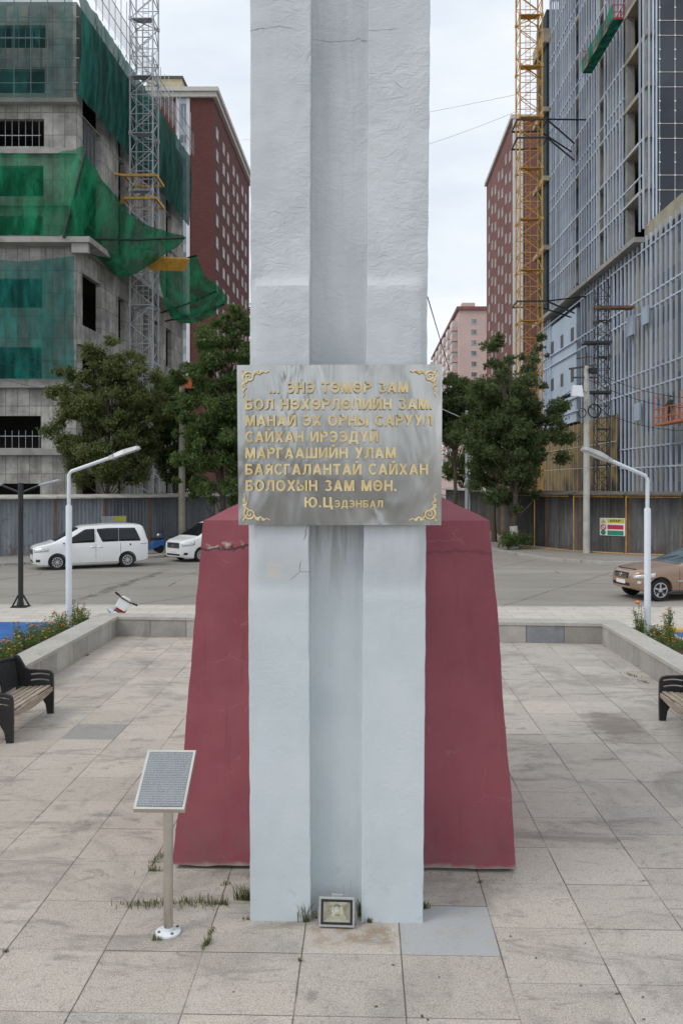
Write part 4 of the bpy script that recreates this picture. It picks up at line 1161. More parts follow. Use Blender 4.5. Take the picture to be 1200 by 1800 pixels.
# ------------------------------------------------------------------ poles and cables
def conc_pole(label, base, H, r0, r1, mat):
    t = thing('utility_pole', label, 'utility pole', base)
    MB().tube([(0,0,0),(0,0,H*.5),(0,0,H)], [r0,(r0+r1)/2,r1], 14).build('pole', mat, t, smooth=True); return t
m_pole_arm = MAT('dark_rusted_crossarm', (.07,.05,.04), .8, var=.3)
m_pole = MAT('stained_concrete_pole', (.44,.43,.40), .85, var=.2, scale=1.5, dirt=(.2,.17,.14), dirt_amt=.55, dscale=2)
m_pole_l = MAT('weathered_pole', (.33,.30,.25), .85, var=.25, scale=1.5, dirt=(.17,.10,.06), dirt_amt=.6, dscale=1.5)
t = conc_pole('weathered concrete pole by the left fence, behind the second white van', G(320,963), 9.6, .2, .15, m_pole_l)
b = MB(); b.box(-.35,.1,-.3,-.16,9.3,9.9).box(.15,.6,-.3,-.16,8.9,9.5); b.build('orange_box', MAT('orange_box_paint', (.5,.11,.04), .6), t)
b = MB(); b.bar((-.8,0,9.4),(.9,0,9.4),.08); b.build('crossarm', m_pole_arm, t)
t = conc_pole('pale concrete pole with coiled black cables by the right fence', G(1030,972), 9.7, .185, .13, m_pole)
b = MB(); b.bar((-.9,0,9.55),(.5,0,9.75),.09); b.bar((-.7,0,9.1),(.6,0,9.1),.08); b.bar((-.5,.1,10.1),(.3,.1,10.2),.05); b.tube([(0,0,9.6),(0,0,10.4)], .04, 6); b.build('crossarm', m_pole_arm, t)
MB().lathe([(.02,9.25),(.2,9.3),(.22,9.55),(.02,9.62)], 10, (.28,-.2,0)).build('junction_box', m_black, t)
b = MB(); b.tube([(.35+.32*math.cos(a),-.22,7.35+.34*math.sin(a)) for a in [i*.4 for i in range(34)]], .03, 5); b.build('cable_coil', m_black, t)
MB().tube([(-.28+.2*math.cos(a),-.22,7.25+.24*math.sin(a)) for a in [i*.4 for i in range(20)]], .025, 5).build('cable_coil', m_black, t)
b = MB(); b.bar((0,-.1,8.3),(-.5,-.55,8.5),.05); b.build('lamp_arm', m_galv, t)
b = MB(); b.add([(-.95,-.85,8.05),(-.35,-.85,8.0),(-.25,-.45,8.05),(-.95,-.45,8.1),(-.88,-.8,8.62),(-.42,-.8,8.6),(-.36,-.5,8.6),(-.88,-.5,8.62)], [(3,2,1,0),(4,5,6,7),(0,1,5,4),(1,2,6,5),(2,3,7,6),(3,0,4,7)]); b.build('lamp_head', m_white_metal, t, bevel=.03)
hm = mast('hoist_mast', 'slim black lattice hoist mast in front of the podium mullions', foot(1057,56), .85, 17.4, m_black_metal, .8, .05, .035, False)
b = MB(); b.box(-1.6,.5,-.5,.5,9.6,9.75).box(-1.3,.5,-.5,.5,12.9,13.05); b.build('landing', m_black_metal, hm)
t = conc_pole('slender grey pole down the side street between the plaque and the right tree', foot(820,62), 9.0, .17, .11, m_galv)
b = MB(); b.bar((0,0,8.3),(-3.0,-.3,9.6),.06); b.build('arm', m_galv, t)
b = MB(); b.tube([(0,0,0),(0,0,7.6)], .07, 8); 
t = thing('street_lamp', 'far white street lamp with slanting arm down the side street', 'street lamp', foot(825,74)); b.build('post', m_white_metal, t); 
b = MB(); b.bar((0,0,6.4),(1.6,0,7.4),.07).box(1.4,2.3,-.15,.15,7.35,7.5); b.build('arm', m_white_metal, t)
m_cable = MAT('black_cable', (.02,.02,.022), .7)
def cable(label, a, c_, sag, rad=.018):
    pts = [a.lerp(c_, i/16)-Vector((0,0,sag*4*(i/16)*(1-i/16))) for i in range(17)]
    o = MB().tube(pts, rad, 5).build('overhead_cable', m_cable, smooth=True); tag(o, label, 'cable', 'overhead cables')
cable('upper thin cable crossing the sky behind the pylon', D(425,246,137), D(908,166,75), .5, .013)
cable('second thin cable crossing the sky behind the pylon, below the upper one', D(425,300,137), D(905,197,75), 2.2, .013)
far = foot(820,62)
cable('dark cable slanting down from the pylon to the far pole by the right tree', Vector((XP(751,8.4), 8.4, ZP(751,522,8.4))), far+Vector((0,0,8.9)), .35, .006)
ptop = G(1030,972)
for lab, w_, z1, z, sg in [('topmost cable running right from the coiled concrete pole', -10, 8.9, 9.5, .4),('second cable running right from the coiled concrete pole', -10.5, 8.3, 9.0, .5),('lowest cable running right from the coiled concrete pole', -11, 6.9, 7.6, .5)]:
    cable(lab, Vector((ptop.x, ptop.y-.15, z)), RB(-.2, w_, z1), sg, .016)
for lab, z1, z, sg in [('cable running left from the coiled concrete pole through the dark tree', 8.2, 9.0, .9),('lower cable running left from the coiled concrete pole through the dark tree', 7.6, 8.4, .8)]:
    cable(lab, Vector((ptop.x, ptop.y-.15, z)), far+Vector((0,0,z1)), sg, .016)
lp = G(320,963)
for lab, z0, z1, sg in [('upper dark cable in front of the teal net on the left', 12.6, 9.3, .9),('lower dark cable in front of the teal net on the left', 11.8, 8.6, 1.1),('topmost cable in front of the teal net on the left', 14.0, 9.5, 1.0)]:
    cable(lab, LB(9.0,-.95,z0), lp+Vector((0,-.2,z1)), sg, .014)
# ------------------------------------------------------------------ the monument: red plinth, white fluted pylon, steel plaque
def _pylon_mat():
    n = NT('whitewashed_plaster'); X, Y, Z = n.xyz()
    lo = n.mix(n.ramp(n.noise(1.3, 6, .6), .3, .7), (.52,.585,.62), (.59,.645,.675))
    up = n.mix(n.ramp(n.noise(1.7, 6, .6, n.mapped((1,1,.6),(3,3,3))), .3, .7), (.515,.55,.585), (.60,.63,.655))
    c = n.mix(n.ramp(n.math('ADD', Z, n.math('MULTIPLY', n.noise(2), .5)), 2.6, 3.6), lo, up)
    c = n.mix(n.ramp(n.noise(2.4, 7, .7, n.mapped((1.5,1.5,.45),(8,0,0)), .5), .52, .76, 0, .2), c, (.40,.42,.42))
    # grime that has run down from under the plaque and rain streaks in the flute
    stz = n.math('MULTIPLY', n.ramp(Z, 2.35, 3.25), n.ramp(Z, 3.4, 3.5, 1, 0))
    fl = n.math('MULTIPLY', n.ramp(X, -.46, -.44), n.ramp(X, -.04, -.02, 1, 0))
    st = n.noise(1.0, 6, .65, n.mapped((14,14,1.2)))
    c = n.mix(n.math('MULTIPLY', n.math('MULTIPLY', stz, n.math('ADD', n.math('MULTIPLY', fl, .6), .12)), n.ramp(st, .44, .64, 0, .8)), c, (.27,.275,.25))
    c = n.mix(n.math('MULTIPLY', n.math('MULTIPLY', fl, n.ramp(Z, 4.2, 7.5)), n.ramp(st, .48, .66, 0, .28)), c, (.40,.41,.385))
    # scuffs low down
    c = n.mix(n.math('MULTIPLY', n.ramp(Z, .0, .7, 1, 0), n.ramp(n.noise(4.5, 7, .7, dist=.6), .54, .68, 0, .6)), c, (.33,.36,.39))
    # hairline cracks
    warp = n.mix(.12, n.obj, n.noise(2.5, 5, color=True))
    cv = n.voro(.85, 'DISTANCE_TO_EDGE', warp)
    ck = n.math('MULTIPLY', n.ramp(cv, .0008, .003, 1, 0), n.ramp(n.noise(1.4, 3, .5, n.mapped((1,1,1),(5,1,2))), .56, .62))
    zz = n.math('ABSOLUTE', n.math('SUBTRACT', n.math('ADD', Z, n.math('MULTIPLY', n.math('SUBTRACT', n.noise(2.2, 6, .6), .5), .28)), 7.33))
    ck = n.math('MULTIPLY', ck, n.ramp(Z, 1.6, 2.4))
    ck2 = n.math('MULTIPLY', n.ramp(zz, .0015, .005, 1, 0), n.ramp(n.noise(1.6), .38, .5))
    ckk = n.math('MAXIMUM', ck, ck2)
    # square patch of newer render on the left arm
    a = n.math('MULTIPLY', n.ramp(X, -.80, -.79), n.ramp(X, -.68, -.67, 1, 0))
    b = n.math('MULTIPLY', n.ramp(Z, 2.82, 2.83), n.ramp(Z, 2.945, 2.96, 1, 0))
    c = n.mix(n.math('MULTIPLY', n.math('MULTIPLY', a, b), .8), c, (.62,.61,.58))
    c = n.mix(n.math('MULTIPLY', ckk, .6), c, (.2,.195,.19))
    fine = n.noise(38, 4, .6)
    trowel = n.noise(1.0, 5, .62, n.mapped((7,7,11)), 1.6)
    trw = n.math('MULTIPLY', trowel, n.math('MULTIPLY', n.ramp(Z, 3.2, 5.0, .35, 1.9), n.ramp(n.noise(1.3, 3, .6, n.mapped((1,1,.8),(6,0,2))), .35, .65, .25, 1.35)))
    n.bump(n.math('SUBTRACT', n.math('ADD', n.math('MULTIPLY', fine, .22), trw), n.math('MULTIPLY', ckk, .8)), .5, .014)
    return n.fin(c, .62, 0, .4)
m_pylon = _pylon_mat()

def _plinth_mat():
    n = NT('crimson_painted_plaster'); X, Y, Z = n.xyz()
    c = n.mix(n.ramp(n.noise(1.1, 6, .6), .3, .7), (.25,.060,.079), (.315,.085,.105))
    c = n.mix(n.ramp(n.noise(1.0, 6, .7, n.mapped((6,6,.7))), .50, .74, 0, .2), c, (.34,.115,.13))
    c = n.mix(n.ramp(n.noise(2.8, 7, .7, dist=.8), .56, .74, 0, .4), c, (.19,.05,.062))
    warp = n.mix(.22, n.obj, n.noise(3.2, 8, .68, color=True))
    cv = n.voro(2.6, 'DISTANCE_TO_EDGE', warp)
    ck = n.math('MULTIPLY', n.ramp(cv, .001, .008, 1, 0), n.ramp(n.noise(1.9, 5, .6, n.mapped((1,1,1),(2,7,1))), .52, .62))
    c = n.mix(n.math('MULTIPLY', ck, .42), c, (.47,.24,.24))
    # broken band of render near the top on the left
    zw = n.math('SUBTRACT', n.math('ADD', Z, n.math('MULTIPLY', n.math('SUBTRACT', n.noise(3.5, 6, .65), .5), .26)), n.math('ADD', 2.985, n.math('MULTIPLY', n.math('ADD', X, 1.1), -.02)))
    band = n.math('MULTIPLY', n.ramp(n.math('ABSOLUTE', zw), .008, .022, 1, 0), n.ramp(X, -.95, -.75, 1, .35))
    chip = n.math('MULTIPLY', n.ramp(n.math('ABSOLUTE', n.math('SUBTRACT', zw, .035)), .02, .045, 1, 0), n.math('MULTIPLY', n.ramp(X, -1.25, -1.05, 1, 0), n.ramp(n.noise(4.5, 5, .6), .42, .5)))
    c = n.mix(chip, c, (.50,.43,.36))
    c = n.mix(n.math('MULTIPLY', band, .85), c, (.05,.03,.03))
    dx = n.math('SUBTRACT', X, -.955); dz = n.math('MULTIPLY', n.math('SUBTRACT', Z, 2.34), .42)
    rr = n.math('ADD', n.math('SQRT', n.math('ADD', n.math('MULTIPLY', dx, dx), n.math('MULTIPLY', dz, dz))), n.math('MULTIPLY', n.math('SUBTRACT', n.noise(9, 4), .5), .05))
    c = n.mix(n.ramp(rr, .035, .045, .9, 0), c, (.62,.63,.63))
    # faded, rain-washed drips
    dr = n.noise(1.0, 6, .7, n.mapped((11,11,.45),(5,2,0)))
    c = n.mix(n.ramp(dr, .56, .7, 0, .3), c, (.15,.04,.052))
    c = n.mix(n.math('MULTIPLY', n.ramp(Z, .05, .7, 1, 0), n.ramp(n.noise(2.4, 6, .7), .42, .62, 0, .45)), c, (.20,.12,.115))
    c = n.mix(n.math('MULTIPLY', n.ramp(n.noise(6.5, 4, .6, n.mapped((1,1,.8),(3,2,8))), .715, .73), n.ramp(n.noise(1.1, 2), .45, .6, 0, .85)), c, (.44,.37,.32))
    # chips at the foot
    foot = n.math('MULTIPLY', n.ramp(n.math('ADD', Z, n.math('MULTIPLY', n.noise(7, 4), -.10)), -.02, .03, 1, 0), .8)
    c = n.mix(foot, c, (.38,.34,.30))
    n.bump(n.math('SUBTRACT', n.math('ADD', n.noise(7, 5), n.math('MULTIPLY', n.noise(40, 3), .2)), n.math('ADD', n.math('MULTIPLY', ck, .25), band)), .35, .012)
    return n.fin(c, .6, 0, .35)
m_plinth = _plinth_mat()

mon = thing('monument', 'tall white fluted pylon on a crimson plinth with a steel plaque of gilded letters', 'monument', (0,0,0))

Y0 = 6.90
def interp(tab, z):
    return float(np.interp(z, [t[0] for t in tab], [t[1] for t in tab]))
tL = [(0,XP(440.5,Y0)),(2.6,XP(437,Y0)),(5.2,XP(440,Y0)),(7.6,XP(440,Y0)),(11,XP(440,Y0))]
tR = [(0,XP(743,Y0)),(2.6,XP(747.5,Y0)),(5.2,XP(751,Y0)),(7.6,XP(756,Y0)),(11,XP(760,Y0))]
tfL = [(0,XP(546,Y0)),(2.7,XP(543,Y0)),(5.2,XP(545,Y0)),(7.6,XP(546.5,Y0)),(11,XP(548,Y0))]
tfR = [(0,XP(635,Y0)),(2.7,XP(638,Y0)),(5.2,XP(645,Y0)),(7.6,XP(648,Y0)),(11,XP(650,Y0))]
FD = .165
def sstep(x, a, b):
    t = min(1, max(0, (x-a)/(b-a))); return t*t*(3-2*t)
def pylon():
    rows = [i*.045 for i in range(int(8.1/.045)+1)] + [8.6, 9.2, 9.8, 10.4, 10.8]
    vs, fs = [], []
    for z in rows:
        xl, xr, fl, fr = (interp(t, z) for t in (tL, tR, tfL, tfR))
        amp = .002 + .006*sstep(z, 3.2, 5.2)
        pts = []
        def arm(x0, x1, outer_left):
            us = [0, .012, .06, .11, .2, .3, .4, .5, .6, .7, .8, .89, .94, .988, 1]
            for u in us:
                x = x0+(x1-x0)*u
                zb = z + .02*mnoise.noise(Vector((x*4, 5, 0)))
                e = (x-x0) if outer_left else (x1-x)
                pad = -.055*sstep(zb, 2.68, 3.15)*(1-sstep(zb, 5.20, 5.30))*sstep(e, .004, .082)
                fat = -.012*(1-sstep(zb, 2.66, 2.735))
                y = Y0+pad+fat+amp*(mnoise.noise(Vector((x*2.6+z*.8, 1.7, z*2.4)))*1.5+.9*mnoise.noise(Vector((x*6+z*3, 4, z*6)))+.5*mnoise.noise(Vector((x*14-z*5, 8, z*15))))
                if u in (0, 1): y += .004
                xx = x + (.006*mnoise.noise(Vector((x*2, 9, z*6))) if u < .03 or u > .97 else 0)
                pts.append((xx, y, z))
        pts.append((xl, 8.55, z)); pts.append((xl+.004*mnoise.noise(Vector((1,2,z*5))), Y0+.35, z))
        arm(xl, fl, True)
        for u in (0, .04, .1, .3, .5, .7, .9, .96, 1):
            x = fl+.006+(fr-fl-.012)*u
            dy = .004*mnoise.noise(Vector((x*5, 3, z*4)))
            if u in (0,1): dy -= .006
            pts.append((x, Y0+FD+dy, z))
        arm(fr, xr, False)
        pts.append((xr+.004*mnoise.noise(Vector((7,2,z*5))), Y0+.35, z)); pts.append((xr, 8.55, z))
        vs += pts
    m = len(pts); n = len(rows)
    for j in range(n-1):
        for i in range(m):
            k = (i+1) % m
            fs.append((j*m+i, j*m+k, (j+1)*m+k, (j+1)*m+i))
    fs.append(tuple((n-1)*m+i for i in range(m)))
    b = MB(); b.add(vs, fs)
    o = b.build('pylon', m_pylon, mon)
    for p in o.data.polygons: p.use_smooth = True
    o.data.set_sharp_from_angle(angle=R(24))
    return o
pylon()

def plinth():
    b = MB()
    B = [(-1.777,7.80),(1.402,7.80),(1.402,10.98),(-1.777,10.98)]
    T = [(XP(357.5,8.02),8.02),(XP(861,8.02),8.02),(XP(861,8.02),10.76),(XP(357.5,8.02),10.76)]
    zt = 3.246
    for i in range(4):
        p0, p1, q0, q1 = B[i], B[(i+1)%4], T[i], T[(i+1)%4]
        def P(u, v):
            x = (p0[0]+(p1[0]-p0[0])*u)*(1-v)+(q0[0]+(q1[0]-q0[0])*u)*v
            y = (p0[1]+(p1[1]-p0[1])*u)*(1-v)+(q0[1]+(q1[1]-q0[1])*u)*v
            z = .035+(zt-.035)*v
            w_ = mnoise.noise(Vector((x*2.2,y*2.2,z*2.2)))*.016 + mnoise.noise(Vector((x*7,y*7,z*7)))*.007
            if v == 0: z += .02*mnoise.noise(Vector((x*5,y*5,3)))
            return (x+w_*(1 if u in (0,1) else .3), y+w_, z)
        b.grid(P, 40, 40)
    o = b.build('plinth', m_plinth, mon)
    bm = bmesh.new(); bm.from_mesh(o.data); bmesh.ops.remove_doubles(bm, verts=bm.verts, dist=.004); bm.to_mesh(o.data); bm.free()
    for p in o.data.polygons: p.use_smooth = True
    o.data.set_sharp_from_angle(angle=R(40))
    MB().box(-1.70,1.33,7.87,10.9,.002,.06).build('plinth_footing', m_conc_plain, mon)
    r = MB(); ov = .012
    cx, cy = (T[0][0]+T[1][0])/2, 9.39; hx = (T[1][0]-T[0][0])/2; hy = 1.37
    for i in range(4):
        a, c_ = T[i], T[(i+1)%4]
        def P(u, v):
            x = (a[0]+(c_[0]-a[0])*u)*(1-v)+cx*v; y = (a[1]+(c_[1]-a[1])*u)*(1-v)+cy*v
            return (x, y, zt-.004+.73*v+.012*mnoise.noise(Vector((x*4,y*4,1)))*(1 if v > 0 else .3))
        r.grid(P, 16, 16)
    o = r.build('plinth_roof', m_plinth, mon, smooth=True)
plinth()

# --- plaque
def _plaque_mat():
    n = NT('wavy_stainless_sheet'); X, Y, Z = n.xyz()
    wv = n.noise(1.0, 2, .5, n.mapped((3.2, 1, 1.5)), .8)
    wv2 = n.noise(1.0, 2, .5, n.mapped((10, 1, .8)))
    c = n.mix(n.ramp(n.noise(1.0, 3, .5, n.mapped((2.5,1,.9))), .35, .7), (.46,.46,.45), (.56,.555,.53))
    c = n.mix(n.ramp(n.noise(5, 5, .6, n.mapped((1,1,.4),(4,0,0))), .62, .8, 0, .25), c, (.36,.34,.29))
    n.bump(n.math('ADD', wv, n.math('MULTIPLY', wv2, .3)), .36, .06)
    return n.fin(c, n.ramp(n.noise(2.0, 3, .5, n.mapped((1,1,.6),(1,0,5))), .3, .7, .13, .26), 1.0)
m_plaque = _plaque_mat()
YP = Y0-.11
px0, px1 = XP(416.5,YP), XP(777,YP)
pz1, pz0 = ZP(600,641,YP), ZP(600,923,YP)
def plq(u, v):
    x = px0+(px1-px0)*u + (.016 if False else 0)*(1-v); z = pz0+(pz1-pz0)*v
    x = x + .014*(1-v)*(1 if u < .5 else -.6)*abs(2*u-1)
    return (x, YP+.012*mnoise.noise(Vector((x*1.6, 2, z*1.4))), z)
b = MB()
b.grid(plq, 36, 28)
b.grid(lambda u, v: (plq(u, v)[0], plq(u, v)[1]+.028, plq(u, v)[2]), 36, 28)
for e in (0, 1):
    b.grid(lambda u, v: (plq(e, u)[0], plq(e, u)[1]+.028*v, plq(e, u)[2]), 28, 1)
    b.grid(lambda u, v: (plq(u, e)[0], plq(u, e)[1]+.028*v, plq(u, e)[2]), 36, 1)
plaque = b.build('plaque', m_plaque, mon, smooth=True)
bm = bmesh.new(); bm.from_mesh(plaque.data); bmesh.ops.remove_doubles(bm, verts=bm.verts, dist=.0005); bmesh.ops.recalc_face_normals(bm, faces=bm.faces); bm.to_mesh(plaque.data); bm.free()
plaque.data.set_sharp_from_angle(angle=R(40))

YT = YP-.012
def ux(q): return XP(400+q/3, YT)
def uz(q): return ZP(600, 620+q/3, YT)
capm = uz(155)-uz(212)
for body, a, c_, base in [('... ЭНЭ ТӨМӨР ЗАМ',220,950,212),('БОЛ НӨХӨРЛӨЛИЙН ЗАМ.',93,1078,300),('МАНАЙ ЭХ ОРНЫ САРУУЛ',95,1080,386),
                          ('САЙХАН ИРЭЭДҮЙ',95,793,472),('МАРГААШИЙН УЛАМ',95,885,557),('БАЯСГАЛАНТАЙ САЙХАН',95,1055,643),('БОЛОХЫН ЗАМ МӨН.',97,890,729)]:
    text_part(body, ux(a), ux(c_), uz(base), capm, YT, m_gold, mon, depth=.016, side=m_gold_side)
text_part('Ю.Ц', ux(405), ux(556), uz(815), capm*.95, YT, m_gold, mon, depth=.016, side=m_gold_side)
text_part('ЭДЭНБАЛ', ux(563), ux(818), uz(815), capm*.66, YT, m_gold, mon, depth=.016, side=m_gold_side)

def ornament(cx, cz, sx, sz):
    b = MB(); s = 1/213.6*1.02
    def path(pts, r):
        b.tube([(cx+sx*x*s, YT-.004, cz+sz*z*s) for x, z in pts], [q*s for q in r] if hasattr(r,'__len__') else r*s, 6)
    sp = [(14+(10.5-9*t)*math.cos(2.3+t*10.5), 14+(10.5-9*t)*math.sin(2.3+t*10.5)) for t in [i/40 for i in range(41)]]
    path(sp, [1.9-.8*i/40 for i in range(41)])
    for fl in (0, 1):
        arm = []
        for c0, rr, ph in ((26,4.6,0),(35,3.6,0),(42,2.6,0)):
            pass
        def F(p): return (p[1], p[0]) if fl else p
        wv = [(20+t*27, 8+ (3.6-2.2*t)*math.sin(t*15+1.2)-4*t) for t in [i/36 for i in range(37)]]
        path([F(p) for p in wv], [1.7-1.0*i/36 for i in range(37)])
        for c0, rr in ((27,3.2),(36,2.5)):
            cr_ = [(c0+rr*(1-.7*t)*math.cos(-1+t*6.5), 5.2-(c0-27)*.1+rr*(1-.7*t)*math.sin(-1+t*6.5)) for t in [i/16 for i in range(17)]]
            path([F(p) for p in cr_], 1.1)
        b.ball((cx+sx*F((47,4))[0]*s, YT-.004, cz+sz*F((47,4))[1]*s), 1.5*s, 6, 4)
    path([(2.5,2.5),(6,8),(9,12)], [1.0,1.6,1.4])
    b.ball((cx+sx*3*s, YT-.004, cz+sz*3*s), 1.9*s, 6, 4)
    b.build('corner_ornament', m_gold, mon, smooth=True)
zt_, zb_ = ZP(600,648,YT), ZP(600,918,YT)
ornament(XP(423,YT), zt_, 1, -1); ornament(XP(770,YT), zt_, -1, -1)
ornament(XP(425,YT), zb_, 1, 1); ornament(XP(769,YT), zb_, -1, 1)

# ------------------------------------------------------------------ floodlight at the foot of the pylon
p = G(591.5, 1626, 0)
fl = thing('floodlight', 'grey floodlight with dark rim standing in the flute at the foot of the pylon', 'floodlight', (XP(591.5,6.80), 6.80, 0), R(-2))
W_, H_ = .146, .112; tilt = R(-14)
Tm = Matrix.Translation((0,0,.125)) @ Matrix.Rotation(tilt, 4, 'X')
m_fl = MAT('grey_cast_aluminium', (.42,.43,.42), .45, .3, var=.15, dirt=(.2,.17,.13), dirt_amt=.4, dscale=8)
b = MB(Tm)
b.box(-W_,W_,0,.018,-H_,-H_+.02).box(-W_,W_,0,.018,H_-.02,H_).box(-W_,-W_+.02,0,.018,-H_+.02,H_-.02).box(W_-.02,W_,0,.018,-H_+.02,H_-.02)
b.build('frame', m_fl, fl, bevel=.004)
b = MB(Tm); b.add([(-W_+.006,.02,-H_+.006),(W_-.006,.02,-H_+.006),(W_-.006,.02,H_-.006),(-W_+.006,.02,H_-.006),(-W_*.55,.10,-H_*.55),(W_*.55,.10,-H_*.55),(W_*.55,.10,H_*.55),(-W_*.55,.10,H_*.55)],
      [(0,1,5,4),(1,2,6,5),(2,3,7,6),(3,0,4,7),(4,5,6,7)])
b.box(-.05,.05,.06,.115,.06,.122); b.build('housing', m_fl, fl, bevel=.004)
b = MB(Tm); q = .016
b.box(-W_+.02,W_-.02,-.004,.012,-H_+.02,-H_+.02+q).box(-W_+.02,W_-.02,-.004,.012,H_-.02-q,H_-.02).box(-W_+.02,-W_+.02+q,-.004,.012,-H_+.02+q,H_-.02-q).box(W_-.02-q,W_-.02,-.004,.012,-H_+.02+q,H_-.02-q)
b.build('gasket', m_black, fl)
m_refl = MAT('reflector', (.78,.76,.68), .22, .8, var=.12, scale=9)
b = MB(Tm)
x1, z1 = W_-.037, H_-.037; x2, z2 = x1*.42, z1*.35
b.add([(-x1,.006,-z1),(x1,.006,-z1),(x1,.006,z1),(-x1,.006,z1),(-x2,.055,-z2),(x2,.055,-z2),(x2,.055,z2),(-x2,.055,z2)], [(0,1,5,4),(1,2,6,5),(2,3,7,6),(3,0,4,7),(4,5,6,7)])
b.build('reflector', m_refl, fl, fix=False)
b = MB(Tm); b.box(-.02,.02,.035,.05,-.012,.02).box(-.012,.012,.04,.052,.02,.035); b.build('led_chip', m_plate_white, fl)
def _pane():
    n = NT('floodlight_glass'); n.fin((.9,.9,.85), .05, 0); n.b.inputs['Transmission Weight'].default_value = 1.0; n.b.inputs['IOR'].default_value = 1.05
    return n.m
MB(Tm).box(-x1,x1,.001,.004,-z1,z1).build('glass', _pane(), fl)
b = MB(); b.bar((-.155,.05,.0),(-.155,.03,.12),.006,.03).bar((.155,.05,0),(.155,.03,.12),.006,.03).box(-.158,.158,.03,.06,0.001,.006); b.build('bracket', m_fl, fl)
b = MB(); b.tube([(.052,.09,0),(.052,.088,.27),(.05,.09,.30)], .004, 6).tube([(.108,.10,0),(.108,.095,.30),(.112,.095,.345)], .005, 6); b.build('cable_stub', m_galv, fl)

# ------------------------------------------------------------------ information stand
p = G(296, 1640)
st = thing('information_stand', 'steel post with a tilted speckled information plate, on a round white foot', 'sign', p, 0)
def _info():
    n = NT('engraved_information_plate'); X, Y, Z = n.xyz()
    rows = n.math('FRACT', n.math('MULTIPLY', Y, 46))
    ln = n.ramp(n.math('ABSOLUTE', n.math('SUBTRACT', rows, .5)), .22, .34, 1, 0)
    ch = n.noise(1.0, 3, .8, n.mapped((170,230,1)))
    m_ = n.math('MULTIPLY', n.ramp(ch, .46, .54), n.math('ADD', n.math('MULTIPLY', ln, .4), .6))
    c = n.mix(m_, (.07,.08,.09), (.46,.49,.50))
    c = n.mix(n.ramp(n.noise(7, 4), .45, .7, 0, .35), c, (.30,.33,.34))
    return n.fin(c, .5, .1)
m_info = _info()
tl = R(35); Lp = .555; Wp = .405
Ti = Matrix.Translation((-.035,-.165,1.045)) @ Matrix.Rotation(tl, 4, 'X')
b = MB(); b.box(-Wp/2,Wp/2,0,Lp,0,.018).box(-Wp/2,Wp/2,0,.014,-.03,.0).box(-Wp/2,-Wp/2+.014,.014,Lp-.014,-.03,0).box(Wp/2-.014,Wp/2,.014,Lp-.014,-.03,0).box(-Wp/2,Wp/2,Lp-.014,Lp,-.03,0)
o = b.build('tray', m_steel, st, bevel=.002); o.matrix_local = Ti
b = MB(); b.box(-Wp/2+.022,Wp/2-.022,.024,Lp-.024,.0181,.024); o = b.build('engraved_plate', m_info, st, bevel=.002); o.matrix_local = Ti
b = MB(); b.tube([(0,0,.012),(0,0,1.13)], .038, 20); b.build('post', m_steel, st, smooth=True)
b = MB(); b.lathe([(.10,.002),(.10,.018),(.085,.026),(.045,.030),(.045,.05)], 24); b.build('foot', m_white_metal, st, smooth=True)
b = MB()
for k in range(4):
    t = .6+k*math.pi/2; b.lathe([(.011,.02),(.011,.036),(.004,.04)], 6, (.078*math.cos(t),.078*math.sin(t),0))
b.build('foot_bolt', m_rust, st)

# ------------------------------------------------------------------ grass in the joints
m_grass = None
m_grass = _leafmat('grass_blades', (.07,.10,.03), (.24,.24,.09))
gb = MB(); r = random.Random(3)
def blades(p, n_, h, sp, elong=(1,0)):
    for _ in range(n_):
        a = r.gauss(0, 1)*sp; c_ = r.gauss(0, .25)*sp
        x = p.x + a*elong[0] - c_*elong[1]; y = p.y + a*elong[1] + c_*elong[0]
        t = r.uniform(0, 6.28); hh = h*r.uniform(.4, 1.2); l = r.uniform(.1, .8)*hh; w_ = .003+.002*r.random()
        dx, dy = math.cos(t), math.sin(t)
        gb.add([(x-dy*w_,y+dx*w_,.001),(x+dy*w_,y-dx*w_,.001),(x+dx*l*.4+dy*w_*.7,y+dy*l*.4-dx*w_*.7,hh*.65),(x+dx*l*.4-dy*w_*.7,y+dy*l*.4+dx*w_*.7,hh*.65),(x+dx*l,y+dy*l,hh)], [(0,1,2,3),(3,2,4)])
for u, v, n_, h, sp, el in [(262,1591,130,.05,.14,(1,0)),(340,1589,150,.06,.16,(1,0)),(385,1590,50,.05,.05,(1,0)),(278,1512,60,.05,.10,(.35,.93)),(272,1531,40,.06,.03,(1,0)),
        (430,1582,90,.12,.045,(1,0)),(398,1555,18,.05,.03,(.8,.5)),(364,1660,60,.06,.035,(.3,.95)),(372,1640,20,.05,.03,(.3,.95)),(536,1620,40,.16,.03,(1,0)),(545,1614,30,.07,.03,(1,0)),
        (634,1608,70,.10,.025,(.3,1)),(648,1622,24,.05,.02,(1,0)),(745,1597,60,.06,.03,(1,.2)),(437,1617,16,.04,.03,(1,0)),(844,1552,16,.03,.012,(1,0)),(529,1690,14,.03,.012,(1,0)),(12,1674,14,.03,.015,(1,0)),
        (272,1653,22,.05,.03,(1,0)),(1110,1188,50,.05,.10,(-.4,.9)),(1132,1200,40,.05,.08,(-.4,.9)),(290,1640,16,.05,.03,(1,0)),(190,1127,20,.05,.05,(0,1)),(155,1152,20,.05,.05,(0,1)),(1085,1748,10,.02,.012,(1,0))]:
    blades(G(u, v), n_, h, sp, el)
o = gb.build('grass_in_the_joints', m_grass, fix=False); tag(o, kind='stuff')
m_leaf_dry = _leafmat('dry_leaves', (.06,.045,.03), (.12,.08,.045), .1)
lb = MB()
